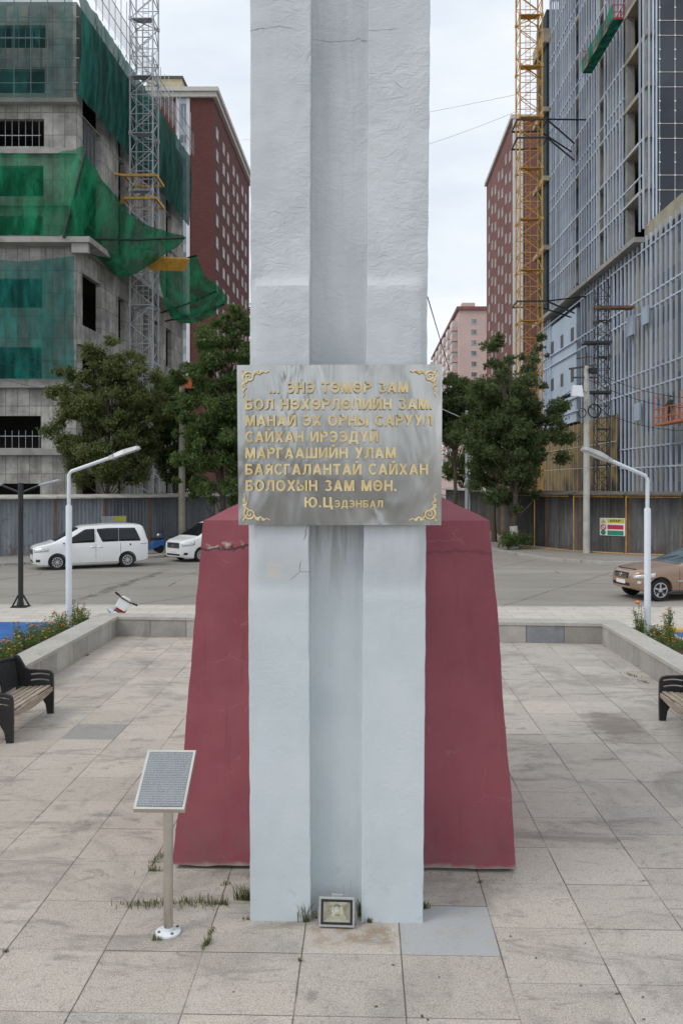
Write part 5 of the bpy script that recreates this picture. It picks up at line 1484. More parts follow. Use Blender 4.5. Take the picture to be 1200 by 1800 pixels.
for k in range(46):
    u, v = r.uniform(0,1200), r.choice([r.uniform(1140,1350), r.uniform(1240,1800), r.uniform(1600,1800)])
    if 300 < u < 910 and v < 1640: continue
    p = G(u, v); s = r.uniform(.006,.02); t = r.uniform(0,6.28)
    lb.add([(p.x+s*math.cos(t+i*1.57)*(1 if i%2 else .5), p.y+s*math.sin(t+i*1.57)*(1 if i%2 else .5), .003+r.random()*.006) for i in range(4)], [(0,1,2,3)])
o = lb.build('leaf_litter', m_leaf_dry, fix=False); tag(o, kind='stuff')
cb = MB()
for k in range(60):
    x = r.uniform(-1.75, 1.4); y = 7.80-abs(r.gauss(0,.10)); s = r.uniform(.003,.013)
    if -.95 < x < .5: continue
    cb.ball((x,y,s*.4), s, 5, 3, (1, r.uniform(.6,1), .6))
m_chip = MAT('plaster_crumbs', (.36,.32,.28), .9, var=.3)
o = cb.build('plaster_crumbs', m_chip); tag(o, kind='stuff')

# ------------------------------------------------------------------ benches
def bench(name, label, loc, rz):
    t = thing(name, label, 'bench', loc, rz, 'cast iron benches with wooden slats')
    Lb = 1.56
    out = [(0,.0),(0.005,.3),(0,.58),(-.012,.63),(-.045,.665),(-.10,.68),(-.25,.685),(-.38,.69),(-.45,.73),(-.50,.82),(-.55,.90),(-.60,.92),(-.64,.90),(-.64,.80),(-.60,.6),(-.585,.40),(-.61,.2),(-.64,0),
           (-.545,0),(-.52,.10),(-.46,.22),(-.36,.30),(-.26,.30),(-.18,.25),(-.12,.15),(-.095,.0)]
    for sy in (0, 1):
        y0 = -Lb/2 if sy == 0 else Lb/2-.055
        o = MB().extr(out, 'y', y0, y0+.055).build('end_frame', m_black_metal, t)
        cut = MB()
        for zc, xa, xb in ((.605,-.36,-.05),(.515,-.36,-.06)):
            top = [(xa+(xb-xa)*i/8, zc+.016+.018*math.sin(math.pi*i/8)) for i in range(9)]
            bot = [(x, z-.026) for x, z in top][::-1]
            cut.extr(top+bot, 'y', y0-.05, y0+.105)
        c_ = cut.build('slot_cutter', None, t)
        md = o.modifiers.new('slots', 'BOOLEAN'); md.operation = 'DIFFERENCE'; md.object = c_; md.solver = 'EXACT'
        dg = bpy.context.evaluated_depsgraph_get(); dg.update()
        me = bpy.data.meshes.new_from_object(o.evaluated_get(dg)); o.modifiers.clear(); o.data = me
        bpy.data.objects.remove(c_)
        bv = o.modifiers.new('bevel', 'BEVEL'); bv.width = .009; bv.segments = 2; bv.limit_method = 'ANGLE'; bv.angle_limit = R(40)
    yi = Lb/2-.056
    for k in range(5):
        x = -.065-k*.096
        MB().box(x-.033,x+.033,-yi,yi,.425-.006*k,.452-.006*k).build('slat', m_wood, t, bevel=.006)
    ap = [(-yi,.422),(yi,.422),(yi,.36)]+[(yi-2*yi*i/14, .36-.055*math.sin(math.pi*i/14)) for i in range(1,14)]+[(-yi,.36)]
    MB().extr(ap, 'x', -.028, -.002).build('apron', m_wood, t, bevel=.004)
    def bx(z): return -.535-(z-.44)*.19
    for k in range(26):
        y = -yi+2*yi*(k+.5)/26; top = .84+.08*math.cos(y/Lb*math.pi*1.0)
        if abs(y) < .13: continue
        MB().bar((bx(.47),y,.47),(bx(top),y+.03*(1 if y > 0 else -1),top),.030,.016,(1,0,0)).build('back_bar', m_black_metal, t)
    n_ = 24
    tb = MB().tube([(bx(.84+.08*math.cos(y/Lb*math.pi)), y, .85+.08*math.cos(y/Lb*math.pi)) for y in [-yi+2*yi*i/n_ for i in range(n_+1)]], .03, 8); tb.build('back_rail', m_black_metal, t, smooth=True)
    MB().bar((bx(.47),-yi,.47),(bx(.47),yi,.47),.045,.03,(0,0,1)).build('back_rail', m_black_metal, t)
    md_ = MB(); 
    ring = [(bx(.68)-.0, .135*math.cos(a), .68+.135*math.sin(a)) for a in [2*math.pi*i/24 for i in range(25)]]
    md_.tube(ring, .014, 6); md_.tube([(bx(.68),.07*math.cos(a),.68+.07*math.sin(a)) for a in [2*math.pi*i/16 for i in range(17)]], .010, 6)
    for i in range(6):
        a = i*math.pi/3; md_.bar((bx(.68),.07*math.cos(a),.68+.07*math.sin(a)),(bx(.68),.13*math.cos(a),.68+.13*math.sin(a)),.014)
    md_.build('medallion', m_black_metal, t)
    return t
bench('park_bench', 'black iron bench with wooden slats facing right on the left side of the plaza', (-4.86, 12.27, 0), 0)
bench('park_bench', 'black iron bench with wooden slats facing left on the right side of the plaza', (4.475, 12.13, 0), math.pi)

# ------------------------------------------------------------------ white lamp posts beside the walls
def lamp(label, base, zjoint, zbend, tip, dirx):
    t = thing('street_lamp', label, 'street lamp', base, 0, 'white lamp posts of the plaza')
    b = MB(); b.tube([(0,0,0),(0,0,zjoint-.03),(0,0,zjoint)], [.07,.07,.055], 20); b.build('lower_post', m_white_metal, t, smooth=True)
    MB().box(-.13,.13,-.13,.13,0,.015).build('base_plate', m_white_metal, t)
    tp = Vector(tip); dr = (tp-Vector((0,0,zbend))); mid = Vector((0,0,zbend))
    b = MB(); b.tube([(0,0,zjoint),(0,0,zbend-.06),mid+dr.normalized()*.06,mid+dr*.60], .042, 16); b.build('upper_post', m_white_metal, t, smooth=True)
    u = dr.normalized(); a0 = mid+dr*.56
    sd_ = u.cross(Vector((0,0,1))).normalized(); up = sd_.cross(u)
    def P(l, s_, h): return a0+u*l+sd_*s_+up*h
    Lh = dr.length*.44
    b = MB()
    prof = [(0,.055,-.045,.045),(.10,.07,-.055,.055),(.16,.13,-.05,.06),(Lh*.5,.15,-.05,.075),(Lh*.92,.13,-.045,.055),(Lh,.10,-.04,.03)]
    vs = []; 
    for l, wd, lo_, hi_ in prof:
        vs += [P(l,-wd,lo_),P(l,wd,lo_),P(l,wd,lo_+.02),P(l,wd*.6,hi_),P(l,-wd*.6,hi_),P(l,-wd,lo_+.02)]
    fs = [(i*6+k, i*6+(k+1)%6, (i+1)*6+(k+1)%6, (i+1)*6+k) for i in range(len(prof)-1) for k in range(6)]+[(5,4,3,2,1,0), tuple(30+k for k in range(6))]
    b.add(vs, fs); b.build('lamp_head', m_fl, t, bevel=.006)
    b = MB(); b.add([P(.20,-.11,-.056),P(Lh*.92,-.11,-.052),P(Lh*.92,.11,-.052),P(.20,.11,-.056),P(.20,-.09,-.02),P(Lh*.92,-.09,-.02),P(Lh*.92,.09,-.02),P(.20,.09,-.02)], [(0,1,2,3),(7,6,5,4),(0,4,5,1),(1,5,6,2),(2,6,7,3),(3,7,4,0)]); b.build('lamp_lens', m_lamp_lens, t)
    return t
p = G(121.5, 1101, .27); d_ = 3.33*FPX/251
lamp('white street lamp behind the left wall, its head reaching right over the marigolds', p, (850-888)/FPX*d_+3.6-.27, (850-830)/FPX*d_+3.6-.27, (1.62, .15, (850-786)/FPX*d_+3.6-.27), 1)
p = G(1137, 1116, .27); d_ = 3.33*FPX/266
lamp('white street lamp behind the right wall, its head reaching left towards the concrete pole', p, (850-893)/FPX*d_+3.6-.27, (850-838)/FPX*d_+3.6-.27, (-1.50, -.35, (850-789)/FPX*d_+3.6-.27), -1)

# black double lamp on the near pavement
p = G(43, 1065)
t = thing('street_lamp', 'black double-armed street lamp on the pavement by the road', 'street lamp', (p.x, p.y-.25, .0))
MB().tube([(0,0,.02),(0,0,3.62)], .075, 14).build('post', m_black_metal, t, smooth=True)
b = MB(); b.box(-.22,.22,-.22,.22,.006,.03)
for k in range(4):
    a = k*math.pi/2+.78; b.bar((.07*math.cos(a),.07*math.sin(a),.35),(.25*math.cos(a),.25*math.sin(a),.03),.02,.05)
b.build('base', m_black_metal, t)
for s in (-1, 1):
    MB().tube([(0,0,3.33),(s*.56,0,3.55)], .03, 8).build('arm', m_black_metal, t, smooth=True)
    b = MB(Matrix.Translation((s*.56,0,3.55)) @ Matrix.Rotation(-s*R(14),4,'Y')); b.box(s*0,s*.60,-.11,.11,-.025,.035); b.build('lamp_head', m_galv, t, bevel=.015)

# ------------------------------------------------------------------ marigolds in the beds
m_flo_leaf = _leafmat('marigold_leaves', (.07,.13,.03), (.20,.27,.07))
m_orange = MAT('orange_petals', (.66,.20,.03), .6, var=.3, scale=20)
m_pale = MAT('pale_petals', (.75,.62,.55), .6, var=.2, scale=20)
m_violet = MAT('violet_petals', (.30,.10,.35), .6, var=.2, scale=20)
def flower_plant(name, label, h, spread, nst, mats, seed, cat='plant', group=None, nleaf=26):
    r = random.Random(seed)
    t = thing(name, label, cat, (0,0,0), 0, group)
    lf = MB(); heads = {}
    for k in range(nst):
        a = r.uniform(0,6.28); s_ = spread*math.sqrt(r.random()); hh = h*r.uniform(.55,1.05)
        top = Vector((s_*math.cos(a), s_*math.sin(a), hh)); root = Vector((top.x*.3, top.y*.3, 0)); mid = root.lerp(top,.5)+Vector((r.gauss(0,.02),r.gauss(0,.02),0))
        lf.tube([root, mid, top], [.006,.005,.003], 4, False)
        for i in range(nleaf):
            q = root.lerp(top, r.uniform(.12,.98)) + Vector((r.gauss(0,.035),r.gauss(0,.035),r.gauss(0,.012)))
            d1 = Vector((r.gauss(0,1),r.gauss(0,1),r.gauss(.2,.5))).normalized(); d2 = d1.cross(Vector((r.gauss(0,1),r.gauss(0,1),r.gauss(0,1)))).normalized()
            l, w_ = r.uniform(.018,.045), r.uniform(.006,.013)
            lf.add([q-d1*l,q+d2*w_,q+d1*l,q-d2*w_], [(0,1,2,3)])
        if r.random() < .55:
            m_ = r.choice(mats); hb = heads.setdefault(m_.name, (m_, MB()))[1]
            rr = r.uniform(.011,.026); hb.ball(top, rr, 8, 5, (1,1,.6))
    lf.build('foliage', m_flo_leaf, t, fix=False)
    for m_, hb in heads.values(): hb.build('blossom', m_, t)
    return t
gl, gr_ = 'marigolds along the left wall', 'marigolds along the right wall'
protos = [flower_plant('marigold_plant', 'low orange marigold in the bed behind the left wall', .42, .2, 13, [m_orange,m_orange,m_orange,m_pale], 1, group=gl),
          flower_plant('marigold_plant', 'low orange marigold in the bed behind the left wall', .5, .17, 12, [m_orange]*6+[m_violet], 2, group=gl),
          flower_plant('marigold_plant', 'low orange marigold in the bed behind the left wall', .36, .22, 14, [m_orange], 5, group=gl)]
r = random.Random(11); first = [True]*3
def put(i, x, y, s, label, grp):
    pr = protos[i]
    if first[i]: first[i] = False; q = pr; q.location = (x,y,.265); q.rotation_euler = (0,0,r.uniform(0,6)); q.scale = (s,)*3; tag(q, label, None, grp)
    else: q = dup(pr, (x,y,.265), r.uniform(0,6), label, grp, s)
for k in range(26):
    y = 13.0+7.3*(k+r.uniform(-.2,.2))/26
    if abs(y-18.9) < .0: continue
    put(k % 3, -6.62-(k%2)*.26+r.uniform(-.06,.06), y, r.uniform(.75,1.15), 'low orange marigold in the bed behind the left wall', gl)
for k in range(15):
    y = 13.6+5.6*(k+r.uniform(-.2,.2))/15
    put((k+1) % 3, 6.12+(k%2)*.25+r.uniform(-.05,.05), y, r.uniform(.7,1.0), 'low orange marigold in the bed behind the right wall', gr_)
t = flower_plant('garden_plant', 'tall bushy green plant just right of the right white lamp post', .78, .14, 12, [m_orange], 21, nleaf=40); t.location = (6.45, 18.0, .265)
t = flower_plant('garden_plant', 'upright plant with a large orange bloom left of the right white lamp post', .70, .12, 9, [m_orange], 22, nleaf=36); t.location = (6.0, 18.55, .265)
MB().ball((-.04,-.05,.74), .06, 10, 6, (1,1,.7)).build('blossom', m_orange, t)

# ------------------------------------------------------------------ toy motorbike behind the end wall
t = thing('ride_on_motorbike', 'small white and red motorbike with black grips behind the end wall', 'motorbike', (-6.02, 20.78, .0), R(200))
b = MB()
b.add([(-.15,.06,.50),(.15,.06,.50),(.16,.0,.70),(-.16,0,.70),(-.10,-.14,.52),(.10,-.14,.52),(.11,-.17,.74),(-.11,-.17,.74),(-.10,-.02,.84),(.10,-.02,.84)],[(0,1,2,3),(4,7,6,5),(0,4,5,1),(1,5,6,2),(0,3,7,4),(3,2,9,8),(8,9,6,7),(2,6,9),(3,8,7)])
b.build('front_cowl', m_white_plastic, t, bevel=.02)
b = MB(); b.box(-.17,.10,-.20,-.02,.40,.56); b.build('side_panel', m_red_plastic, t, bevel=.03)
b = MB(); b.ball((0,-.15,.34),.24,14,8,(1.1,.8,.5)); b.build('mudguard', m_galv, t, smooth=True)
b = MB(); b.tube([(-.30,.05,.80),(-.12,0,.76),(.12,0,.76),(.30,.05,.80)], .016, 8); b.build('handlebar', m_black, t, smooth=True)
for s in (-1,1): MB().tube([(s*.19,.025,.783),(s*.32,.055,.804)], .026, 8).build('grip', m_black, t, smooth=True)
b = MB(); b.box(-.13,.13,.10,.75,.34,.42).box(-.10,.10,.62,.86,.40,.50).box(-.09,.09,.1,.7,.24,.34); b.build('body', m_white_plastic, t, bevel=.03)
b = MB(); b.box(-.11,.11,.22,.62,.421,.48); b.build('seat', m_black, t, bevel=.025)
for y in (-.12, .72): MB().lathe([(.10,-.05),(.15,-.05),(.165,-.03),(.165,.03),(.15,.05),(.10,.05)], 20, (0,y,.165), 'x').build('wheel', m_rubber, t, smooth=True)
b = MB(); b.tube([(-.075,-.12,.165),(-.075,-.04,.5)], .016, 6).tube([(.075,-.12,.165),(.075,-.04,.5)], .016, 6); b.build('fork', m_galv, t)
t.rotation_euler = (0, R(-33), R(192)); t.location = (-6.42, 20.95, .02)
# ------------------------------------------------------------------ vehicles
class Car:
    """body lofted from a side profile; local x runs from nose (0) to tail (L)"""
    def __init__(s, L, W, top, belt, sill, wheelx, wr, tumble=.17, nose=.36, tail=.16):
        s.L, s.W, s.top_, s.belt_, s.sill_, s.wheelx, s.wr, s.tumble, s.nose, s.tail = L, W, top, belt, sill, wheelx, wr, tumble, nose, tail
    def I(s, tab, x): return float(np.interp(x, [t[0] for t in tab], [t[1] for t in tab]))
    def top(s, x):
        return sum(s.I(s.top_, x+d) for d in (-.07,-.03,0,.03,.07))/5
    def w(s, x):
        a = max(0, 1-x/.75); b = max(0, 1-(s.L-x)/.55)
        return s.W/2*(1-s.nose*a**2.4-s.tail*b**2.2)
    def section(s, x):
        t, zb, zs, w = s.top(x), s.I(s.belt_, x), s.I(s.sill_, x), s.w(x)
        zb = min(zb, t-.03); h = t-zb
        k = min(1, h/.55)
        y1 = w*.985; y2 = w*(.985-.5*s.tumble*k); y3 = w*(.985-s.tumble*k)-.03
        zc = zs+(zb-zs)*.5
        P = [(0,zs),(w*.88,zs),(w*.955,zs+.05),(w*.985,zs+.16),(w,zc),(w*.995,zc+(zb-zc)*.6),(y1,zb),(y2,zb+h*.5),(y3,t-.10*k-.012),(y3-.05,t-.035*k-.006),(y3*.75,t-.008),(y3*.4,t),(0,t+.004)]
        return P
    def y_at(s, x, z):
        P = s.section(x)[2:10]; return float(np.interp(z, [p[1] for p in P], [p[0] for p in P]))
    def z_at(s, x, y):
        P = s.section(x)[7:][::-1]; return float(np.interp(abs(y), [p[0] for p in P], [p[1] for p in P]))
    def body(s, mat, parent):
        xs = sorted(set([0,.02,.05,.1,.17,.26,.38,.52,.7]+[round(.85+i*.14,3) for i in range(int((s.L-1.3)/.14))]+[s.L-.42,s.L-.3,s.L-.2,s.L-.12,s.L-.06,s.L-.02,s.L]))
        vs = []
        for x in xs:
            P = s.section(x); ring = P+[(-y,z) for y,z in P[1:-1]][::-1]
            e = 0
            vs += [(x-s.L/2, y, z) for y, z in ring]
        m = len(ring); n = len(xs)
        fs = [(i*m+k, i*m+(k+1)%m, (i+1)*m+(k+1)%m, (i+1)*m+k) for i in range(n-1) for k in range(m)]
        fs += [tuple(range(m))[::-1], tuple((n-1)*m+k for k in range(m))]
        o = MB().add(vs, fs).build('body', mat, parent)
        c = MB()
        for wx in s.wheelx:
            for sy in (-1,1):
                a, b_ = sy*(s.W/2-.28), sy*(s.W/2+.2)
                c.lathe([(s.wr+.055, min(a,b_)),(s.wr+.055, max(a,b_))], 28, (wx-s.L/2,0,s.wr+.01), 'y')
        co = c.build('arch_cutter', None, parent)
        md = o.modifiers.new('arches','BOOLEAN'); md.operation='DIFFERENCE'; md.object=co; md.solver='EXACT'
        dg = bpy.context.evaluated_depsgraph_get(); dg.update()
        me = bpy.data.meshes.new_from_object(o.evaluated_get(dg)); o.modifiers.clear(); o.data = me; bpy.data.objects.remove(co)
        for p in me.polygons: p.use_smooth = True
        me.set_sharp_from_angle(angle=R(30))
        return o
    def side_patch(s, name, mat, parent, x0, x1, lo, hi, nx=10, nz=4, off=.008, sides=(-1,1)):
        obs = []
        for sy in sides:
            b = MB()
            def P(u, v):
                x = x0+(x1-x0)*u; l, h = lo(x), hi(x); z = l+(max(h,l+.002)-l)*v
                return (x-s.L/2, sy*(s.y_at(x,z)+off), z)
            b.grid(P, nx, nz); ob = b.build(name, mat, parent, smooth=True, fix=False)
            ob.modifiers.new('thickness','SOLIDIFY').thickness = .006; obs.append(ob)
        return obs
    def top_patch(s, name, mat, parent, x0, x1, y0, y1, off=.008, nx=12, ny=12, shrink=0.0):
        b = MB()
        def P(u, v):
            x = x0+(x1-x0)*u
            yw = (s.section(x)[9][0]-.005)
            y = yw*(2*v-1)
            return (x-s.L/2, y, s.z_at(x,y)+off)
        b.grid(P, nx, ny); o = b.build(name, mat, parent, smooth=True, fix=False)
        o.modifiers.new('thickness','SOLIDIFY').thickness = .006; return o
    def wheels(s, parent, spokes, rimr):
        for wx in s.wheelx:
            for sy in (-1,1):
                c = (wx-s.L/2, 0, s.wr); yo = sy*(s.W/2-.03); yi = sy*(s.W/2-.23)
                w_ = MB().lathe([(rimr,yi),(s.wr*.9,yi),(s.wr,yi+sy*.03),(s.wr,yo-sy*.035),(s.wr*.93,yo),(rimr+.01,yo),(rimr-.005,yo-sy*.02)], 30, c, 'y').build('wheel', m_rubber, parent, smooth=True)
                b = MB(); b.lathe([(rimr-.004,yo-sy*.075),(rimr-.004,yo-sy*.07)], 24, c, 'y'); b.build('brake_disc', m_black, w_)
                b = MB()
                for k in range(24):
                    a, a2 = 2*math.pi*k/24, 2*math.pi*(k+1)/24
                    b.bar((c[0]+(rimr-.012)*math.cos(a),yo-sy*.012,c[2]+(rimr-.012)*math.sin(a)),(c[0]+(rimr-.012)*math.cos(a2),yo-sy*.012,c[2]+(rimr-.012)*math.sin(a2)),.03,.028,(0,1,0))
                for k in range(spokes):
                    a = 2*math.pi*(k+.25)/spokes
                    b.bar((c[0]+.03*math.cos(a),yo-sy*.02,c[2]+.03*math.sin(a)),(c[0]+(rimr-.01)*math.cos(a),yo-sy*.012,c[2]+(rimr-.01)*math.sin(a)),.028 if spokes > 7 else .055,.03,(0,1,0))
                b.lathe([(.05,yo-sy*.03),(.05,yo-sy*.004),(.02,yo)], 14, c, 'y')
                b.build('rim', m_alloy, w_)

m_seam = MAT('door_gap', (.05,.05,.055), .7)
def minivan(label, loc, rz, newer):
    L, W = 4.85, 1.84
    t = thing('parked_minivan', label, 'minivan', loc, rz, 'white minivans parked at the kerb')
    top = [(0,.92),(.05,1.0),(.18,1.05),(.72,1.17),(.90,1.25),(1.86,1.80),(2.1,1.87),(3.1,1.93),(4.3,1.92),(4.62,1.87),(4.74,1.70),(4.82,1.25),(4.85,1.05)]
    belt = [(0,.84),(.3,.95),(1.0,1.08),(1.6,1.10),(3.6,1.14),(4.85,1.13)]
    sill = [(0,.27),(.25,.19),(.8,.17),(4.2,.20),(4.7,.26),(4.85,.32)]
    c = Car(L, W, top, belt, sill, (.96, 3.93), .335, tumble=.13, nose=.30, tail=.10)
    c.body(m_car_white, t)
    bl_ = lambda x: c.I(belt, x)+.035
    c.side_patch('side_window', m_glass, t, 1.18, 2.52, lambda x: bl_(x), lambda x: min(c.top(x)-.15, bl_(x)+max(0,(x-1.15))*.60, 1.74), 14, 5)
    c.side_patch('side_window', m_glass, t, 2.62, 3.535, lambda x: bl_(x)+max(0,(2.84-x))*2.2, lambda x: c.top(x)-.17, 12, 5)
    c.side_patch('side_window', m_glass, t, 3.55, 4.50, lambda x: bl_(x), lambda x: min(c.top(x)-.17, bl_(x)+(4.52-x)*2.3+.02), 12, 5)
    c.top_patch('windscreen', m_glass, t, .86, 1.84, 0, 0)
    c.side_patch('headlight', m_lamp_lens, t, .03, .60, lambda x: .76+.10*x, lambda x: .91+.16*x, 8, 3, .012)
    c.side_patch('fog_lamp', m_black, t, .10, .26, lambda x: .36, lambda x: .47, 4, 3, .010)
    c.side_patch('tail_lamp', m_lamp_lens, t, 4.50, 4.78, lambda x: 1.02, lambda x: 1.10, 5, 2, .012)
    for x, z0, z1 in ((1.42,.30,1.06),(2.56,.30,1.72),(3.62,.55,1.10)):
        c.side_patch('door_seam', m_seam, t, x, x+.014, lambda q: z0, lambda q: z1, 1, 6, .003)
    c.side_patch('sill_trim', m_seam, t, 1.3, 3.55, lambda x: .262, lambda x: .275, 8, 1, .004)
    for x in (2.36, 2.68): c.side_patch('door_handle', m_chrome, t, x, x+.17, lambda q: .93, lambda q: .97, 3, 2, .03)
    c.side_patch('fuel_cap', m_seam, t, 4.02, 4.09, lambda q: .98, lambda q: 1.06, 2, 2, .006)
    gw = .50
    b = MB(); b.box(-L/2-.015,-L/2+.10,-gw,gw,.66,.92 if newer else .86); b.build('grille', m_black, t, bevel=.02)
    b = MB()
    for z in (.68,.73,.78,.83): b.box(-L/2-.028,-L/2-.016,-gw+.02,gw-.02,z,z+.012)
    if newer:
        for y in (-.30,-.15,0,.15,.30): b.box(-L/2-.026,-L/2-.0165,y-.006,y+.006,.665,.91)
    b.box(-L/2-.032,-L/2-.017,-.07,.07,.71,.85); b.build('grille_bar', m_chrome, t)
    b = MB(); b.box(-L/2-.012,-L/2+.1,-.55,.55,.31,.40); b.build('bumper_intake', m_black, t, bevel=.015)
    b = MB(); b.box(-L/2-.022,-L/2-.005,-.19,.19,.48,.59); b.build('number_plate', m_plate_white, t)
    for sy in (-1,1):
        m_ = MB(); m_.ball((1.34-L/2, sy*(W/2+.09), 1.17), .13, 10, 6, (.75,.95,.75)); m_.bar((1.36-L/2,sy*(W/2-.06),1.10),(1.34-L/2,sy*(W/2+.05),1.13),.05); m_.build('wing_mirror', m_car_white, t, smooth=True)
    c.wheels(t, 10 if not newer else 12, .215)
    return t
def place(p, a, L, W, wx):
    """origin of a car whose near front wheel touches the road at p, heading angle a"""
    f = Vector((math.cos(a), math.sin(a), 0)); l = Vector((-math.sin(a), math.cos(a), 0))
    q = p - f*(wx-L/2) + l*(W/2-.1); q.z = -.12; return q
a_ = R(27)
minivan('white minivan parked side-on along the left kerb, the nearer of the two', place(G(101,1002,-.12), a_, 4.85, 1.84, .96), a_, False)
a_ = R(46)
minivan('white minivan seen nose-on, half hidden behind the red plinth', place(G(352,987.5,-.12), a_, 4.85, 1.84, .96), a_, True)

def suv(label, loc, rz):
    L, W = 4.74, 1.85
    t = thing('parked_car', label, 'car', loc, rz)
    top = [(0,.80),(.05,.90),(.18,.98),(.6,1.04),(1.35,1.11),(1.55,1.16),(2.5,1.55),(2.8,1.645),(3.2,1.68),(3.8,1.64),(4.3,1.48),(4.6,1.18),(4.74,.98)]
    belt = [(0,.74),(.4,.92),(1.2,1.03),(2.0,1.05),(4.74,1.12)]
    sill = [(0,.40),(.25,.32),(.8,.24),(4.0,.25),(4.74,.36)]
    c = Car(L, W, top, belt, sill, (.84, 3.57), .36, tumble=.2, nose=.40)
    c.body(m_car_brown, t)
    bl_ = lambda x: c.I(belt, x)+.03
    c.side_patch('side_window', m_glass, t, 1.80, 2.72, bl_, lambda x: min(c.top(x)-.12, bl_(x)+max(0,x-1.78)*.58), 12, 5)
    c.side_patch('side_window', m_glass, t, 2.80, 3.55, bl_, lambda x: c.top(x)-.13, 10, 5)
    c.side_patch('side_window', m_glass, t, 3.62, 4.25, bl_, lambda x: min(c.top(x)-.14, bl_(x)+(4.27-x)*.9), 10, 5)
    m_ws = _glass('windscreen_painted_sky_tint', (.10,.14,.16), .03)  # paler blue glass colour stands in for the reflected sky
    c.top_patch('windscreen', m_ws, t, 1.52, 2.50, 0, 0)
    c.side_patch('headlight', m_lamp_lens, t, .05, .66, lambda x: .70+.10*x, lambda x: .80+.17*x, 8, 3, .012)
    c.side_patch('fog_lamp', m_lamp_lens, t, .14, .24, lambda x: .54, lambda x: .63, 3, 3, .010)
    c.side_patch('lower_trim', MAT('grey_plastic_trim', (.06,.06,.065), .7), t, .35, 4.5, lambda x: c.I(sill,x)+.012, lambda x: c.I(sill,x)+.10 if 1.3 < x < 3.25 else c.I(sill,x)+.06, 30, 2, .012)
    c.side_patch('bump_strip', m_chrome, t, 1.45, 3.2, lambda x: .62, lambda x: .645, 10, 1, .012)
    for x, z1 in ((1.48,1.0),(2.76,1.55)): c.side_patch('door_seam', m_seam, t, x, x+.014, lambda q: .32, lambda q: z1, 1, 6, .003)
    for x in (2.4, 3.3): c.side_patch('door_handle', m_car_brown, t, x, x+.18, lambda q: .92, lambda q: .96, 3, 2, .03)
    b = MB(); b.box(-L/2-.02,-L/2+.12,-.42,.42,.70,.88); b.build('grille', m_black, t, bevel=.03)
    b = MB()
    for z in (.73,.775,.82): b.box(-L/2-.032,-L/2-.021,-.38,.38,z,z+.014)
    b.lathe([(.07,-L/2-.04),(.07,-L/2-.022)], 14, (0,0,.79), 'x'); b.build('grille_bar', m_chrome, t)
    b = MB(); b.box(-L/2-.012,-L/2+.12,-.5,.5,.46,.56); b.build('bumper_intake', m_black, t, bevel=.015)
    b = MB(); b.box(-L/2-.03,-L/2-.005,-.26,.26,.52,.64); b.build('number_plate', m_plate_white, t)
    b = MB(); b.tube([(.12-L/2+.25*(y/.8)**2, y, .985+.01*math.cos(y*1.5)) for y in [-.5+1.0*i/12 for i in range(13)]], .016, 6); b.build('bonnet_deflector', m_black, t, smooth=True)
    for sy in (-1,1):
        m_ = MB(); m_.ball((1.90-L/2, sy*(W/2+.10), 1.10), .12, 10, 6, (.8,.95,.7)); m_.bar((1.90-L/2,sy*(W/2-.06),1.03),(1.90-L/2,sy*(W/2+.06),1.06),.05); m_.build('wing_mirror', m_car_brown, t, smooth=True)
    b = MB(); b.bar((1.62-L/2,-.1,1.19),(2.05-L/2,-.55,1.38),.018).bar((1.62-L/2,.5,1.19),(2.0-L/2,-.05,1.38),.018); b.build('wiper', m_black, t)
    c.wheels(t, 5, .235)
    return t
a_ = R(13)
suv('bronze-brown car on the road at the right edge, nose pointing left', place(G(1158,1057,-.12), a_, 4.74, 1.85, .84), a_)

def scooter(label, loc, rz):
    t = thing('motor_scooter', label, 'scooter', loc, rz, 'blue scooters by the left fence')
    for x in (-.62,.62): MB().lathe([(.10,-.05),(.2,-.05),(.22,-.025),(.22,.025),(.2,.05),(.10,.05)], 20, (x,0,.22), 'y').build('wheel', m_rubber, t, smooth=True)
    b = MB(); b.extr([(-.52,.95),(-.42,.98),(-.30,.35),(.05,.30),(.15,.62),(.75,.70),(.85,.62),(.72,.42),(.35,.28),(.0,.22),(-.38,.24)], 'y', -.17, .17); b.ball((-.64,0,.44),.22,10,6,(1,.5,.45)); b.build('body', m_blue_plastic, t, bevel=.03)
    b = MB(); b.box(.10,.78,-.14,.14,.705,.80); b.build('seat', m_black, t, bevel=.04)
    b = MB(); b.tube([(-.62,0,.22),(-.47,0,1.0)],.03,8).tube([(-.42,-.34,1.06),(-.48,0,1.02),(-.42,.34,1.06)],.02,8).tube([(-.46,-.28,1.05),(-.44,-.36,1.3)],.012,5); b.build('handlebar', m_black, t)
    b = MB(); b.ball((-.55,0,.88),.09,10,6); b.build('headlight', m_lamp_lens, t, smooth=True)
    return t
s1 = scooter('blue scooter between the two white minivans, against the fence', G(296,969), R(35))
s2 = dup(s1, G(262,973), R(40), 'blue scooter barely showing behind the rear of the nearer minivan', 'blue scooters by the left fence')

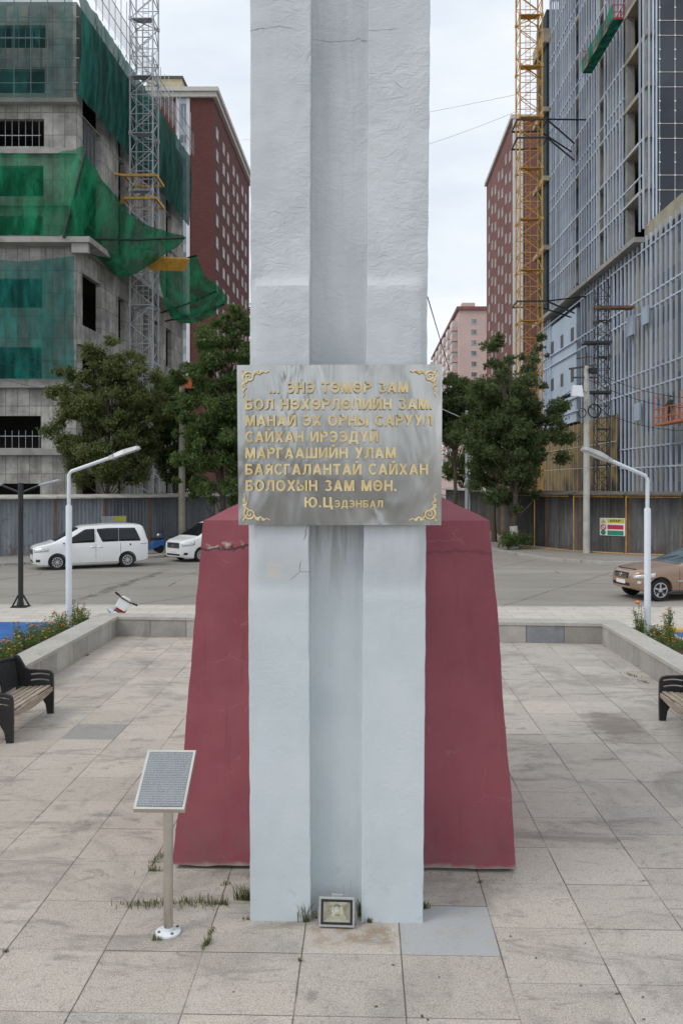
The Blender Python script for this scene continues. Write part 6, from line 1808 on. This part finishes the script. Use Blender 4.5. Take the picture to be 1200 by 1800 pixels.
# ------------------------------------------------------------------ worker in the orange cradle
p = RB(-1.2, -7.6, 7.45+.09)
t = thing('person', 'worker in dark clothes and helmet standing in the orange cradle', 'person', p, R(-70))
V = [(0,0,.95),(0,.02,1.2),(0,.03,1.42),(0,.02,1.52),(0,.0,1.62),(-.10,0,.92),(-.12,-.04,.5),(-.12,.02,.07),(-.12,-.12,.03),(.10,0,.92),(.12,-.03,.5),(.13,.03,.07),(.13,-.12,.03),
     (-.19,.02,1.42),(-.26,-.06,1.18),(-.20,-.28,1.08),(-.18,-.36,1.08),(.19,.02,1.42),(.27,-.05,1.16),(.2,-.27,1.06),(.18,-.35,1.06)]
E = [(0,1),(1,2),(2,3),(3,4),(0,5),(5,6),(6,7),(7,8),(0,9),(9,10),(10,11),(11,12),(2,13),(13,14),(14,15),(15,16),(2,17),(17,18),(18,19),(19,20)]
RR = [.15,.15,.16,.06,.095,.10,.075,.05,.045,.10,.075,.05,.045,.075,.055,.042,.035,.075,.055,.042,.035]
me = bpy.data.meshes.new('body'); me.from_pydata(V, E, [])
o = bpy.data.objects.new('body', me); COL.objects.link(o)
o.modifiers.new('skin','SKIN'); o.modifiers.new('sub','SUBSURF').levels = 1
for i, q in enumerate(me.skin_vertices[0].data): q.radius = (RR[i]*.9, RR[i]*.9); q.use_root = (i == 0)
dg = bpy.context.evaluated_depsgraph_get(); dg.update()
m2 = bpy.data.meshes.new_from_object(o.evaluated_get(dg)); o.modifiers.clear(); o.data = m2
def _person():
    n = NT('work_clothes_and_skin'); X,Y,Z = n.xyz()
    sk = n.math('MAXIMUM', n.math('GREATER_THAN', Z, 1.50), n.math('LESS_THAN', Y, -.30))
    c = n.mix(n.math('GREATER_THAN', Z, .95), (.03,.035,.05), (.025,.035,.03)); c = n.mix(sk, c, (.36,.2,.13)); return n.fin(c, .8)
m2.materials.clear(); m2.materials.append(_person())
for q in m2.polygons: q.use_smooth = True
o.parent = t
b = MB(); b.lathe([(.155,1.66),(.13,1.665),(.125,1.72),(.09,1.78),(.02,1.80)], 16, (0,.0,0)); b.build('helmet', MAT('dark_green_helmet', (.03,.07,.04), .4), t, smooth=True)
b = MB(); b.ball((0,-.088,1.615),.018,6,4).ball((-.032,-.082,1.64),.01,6,4).ball((.032,-.082,1.64),.01,6,4); b.build('face', MAT('skin', (.36,.2,.13), .6), t)
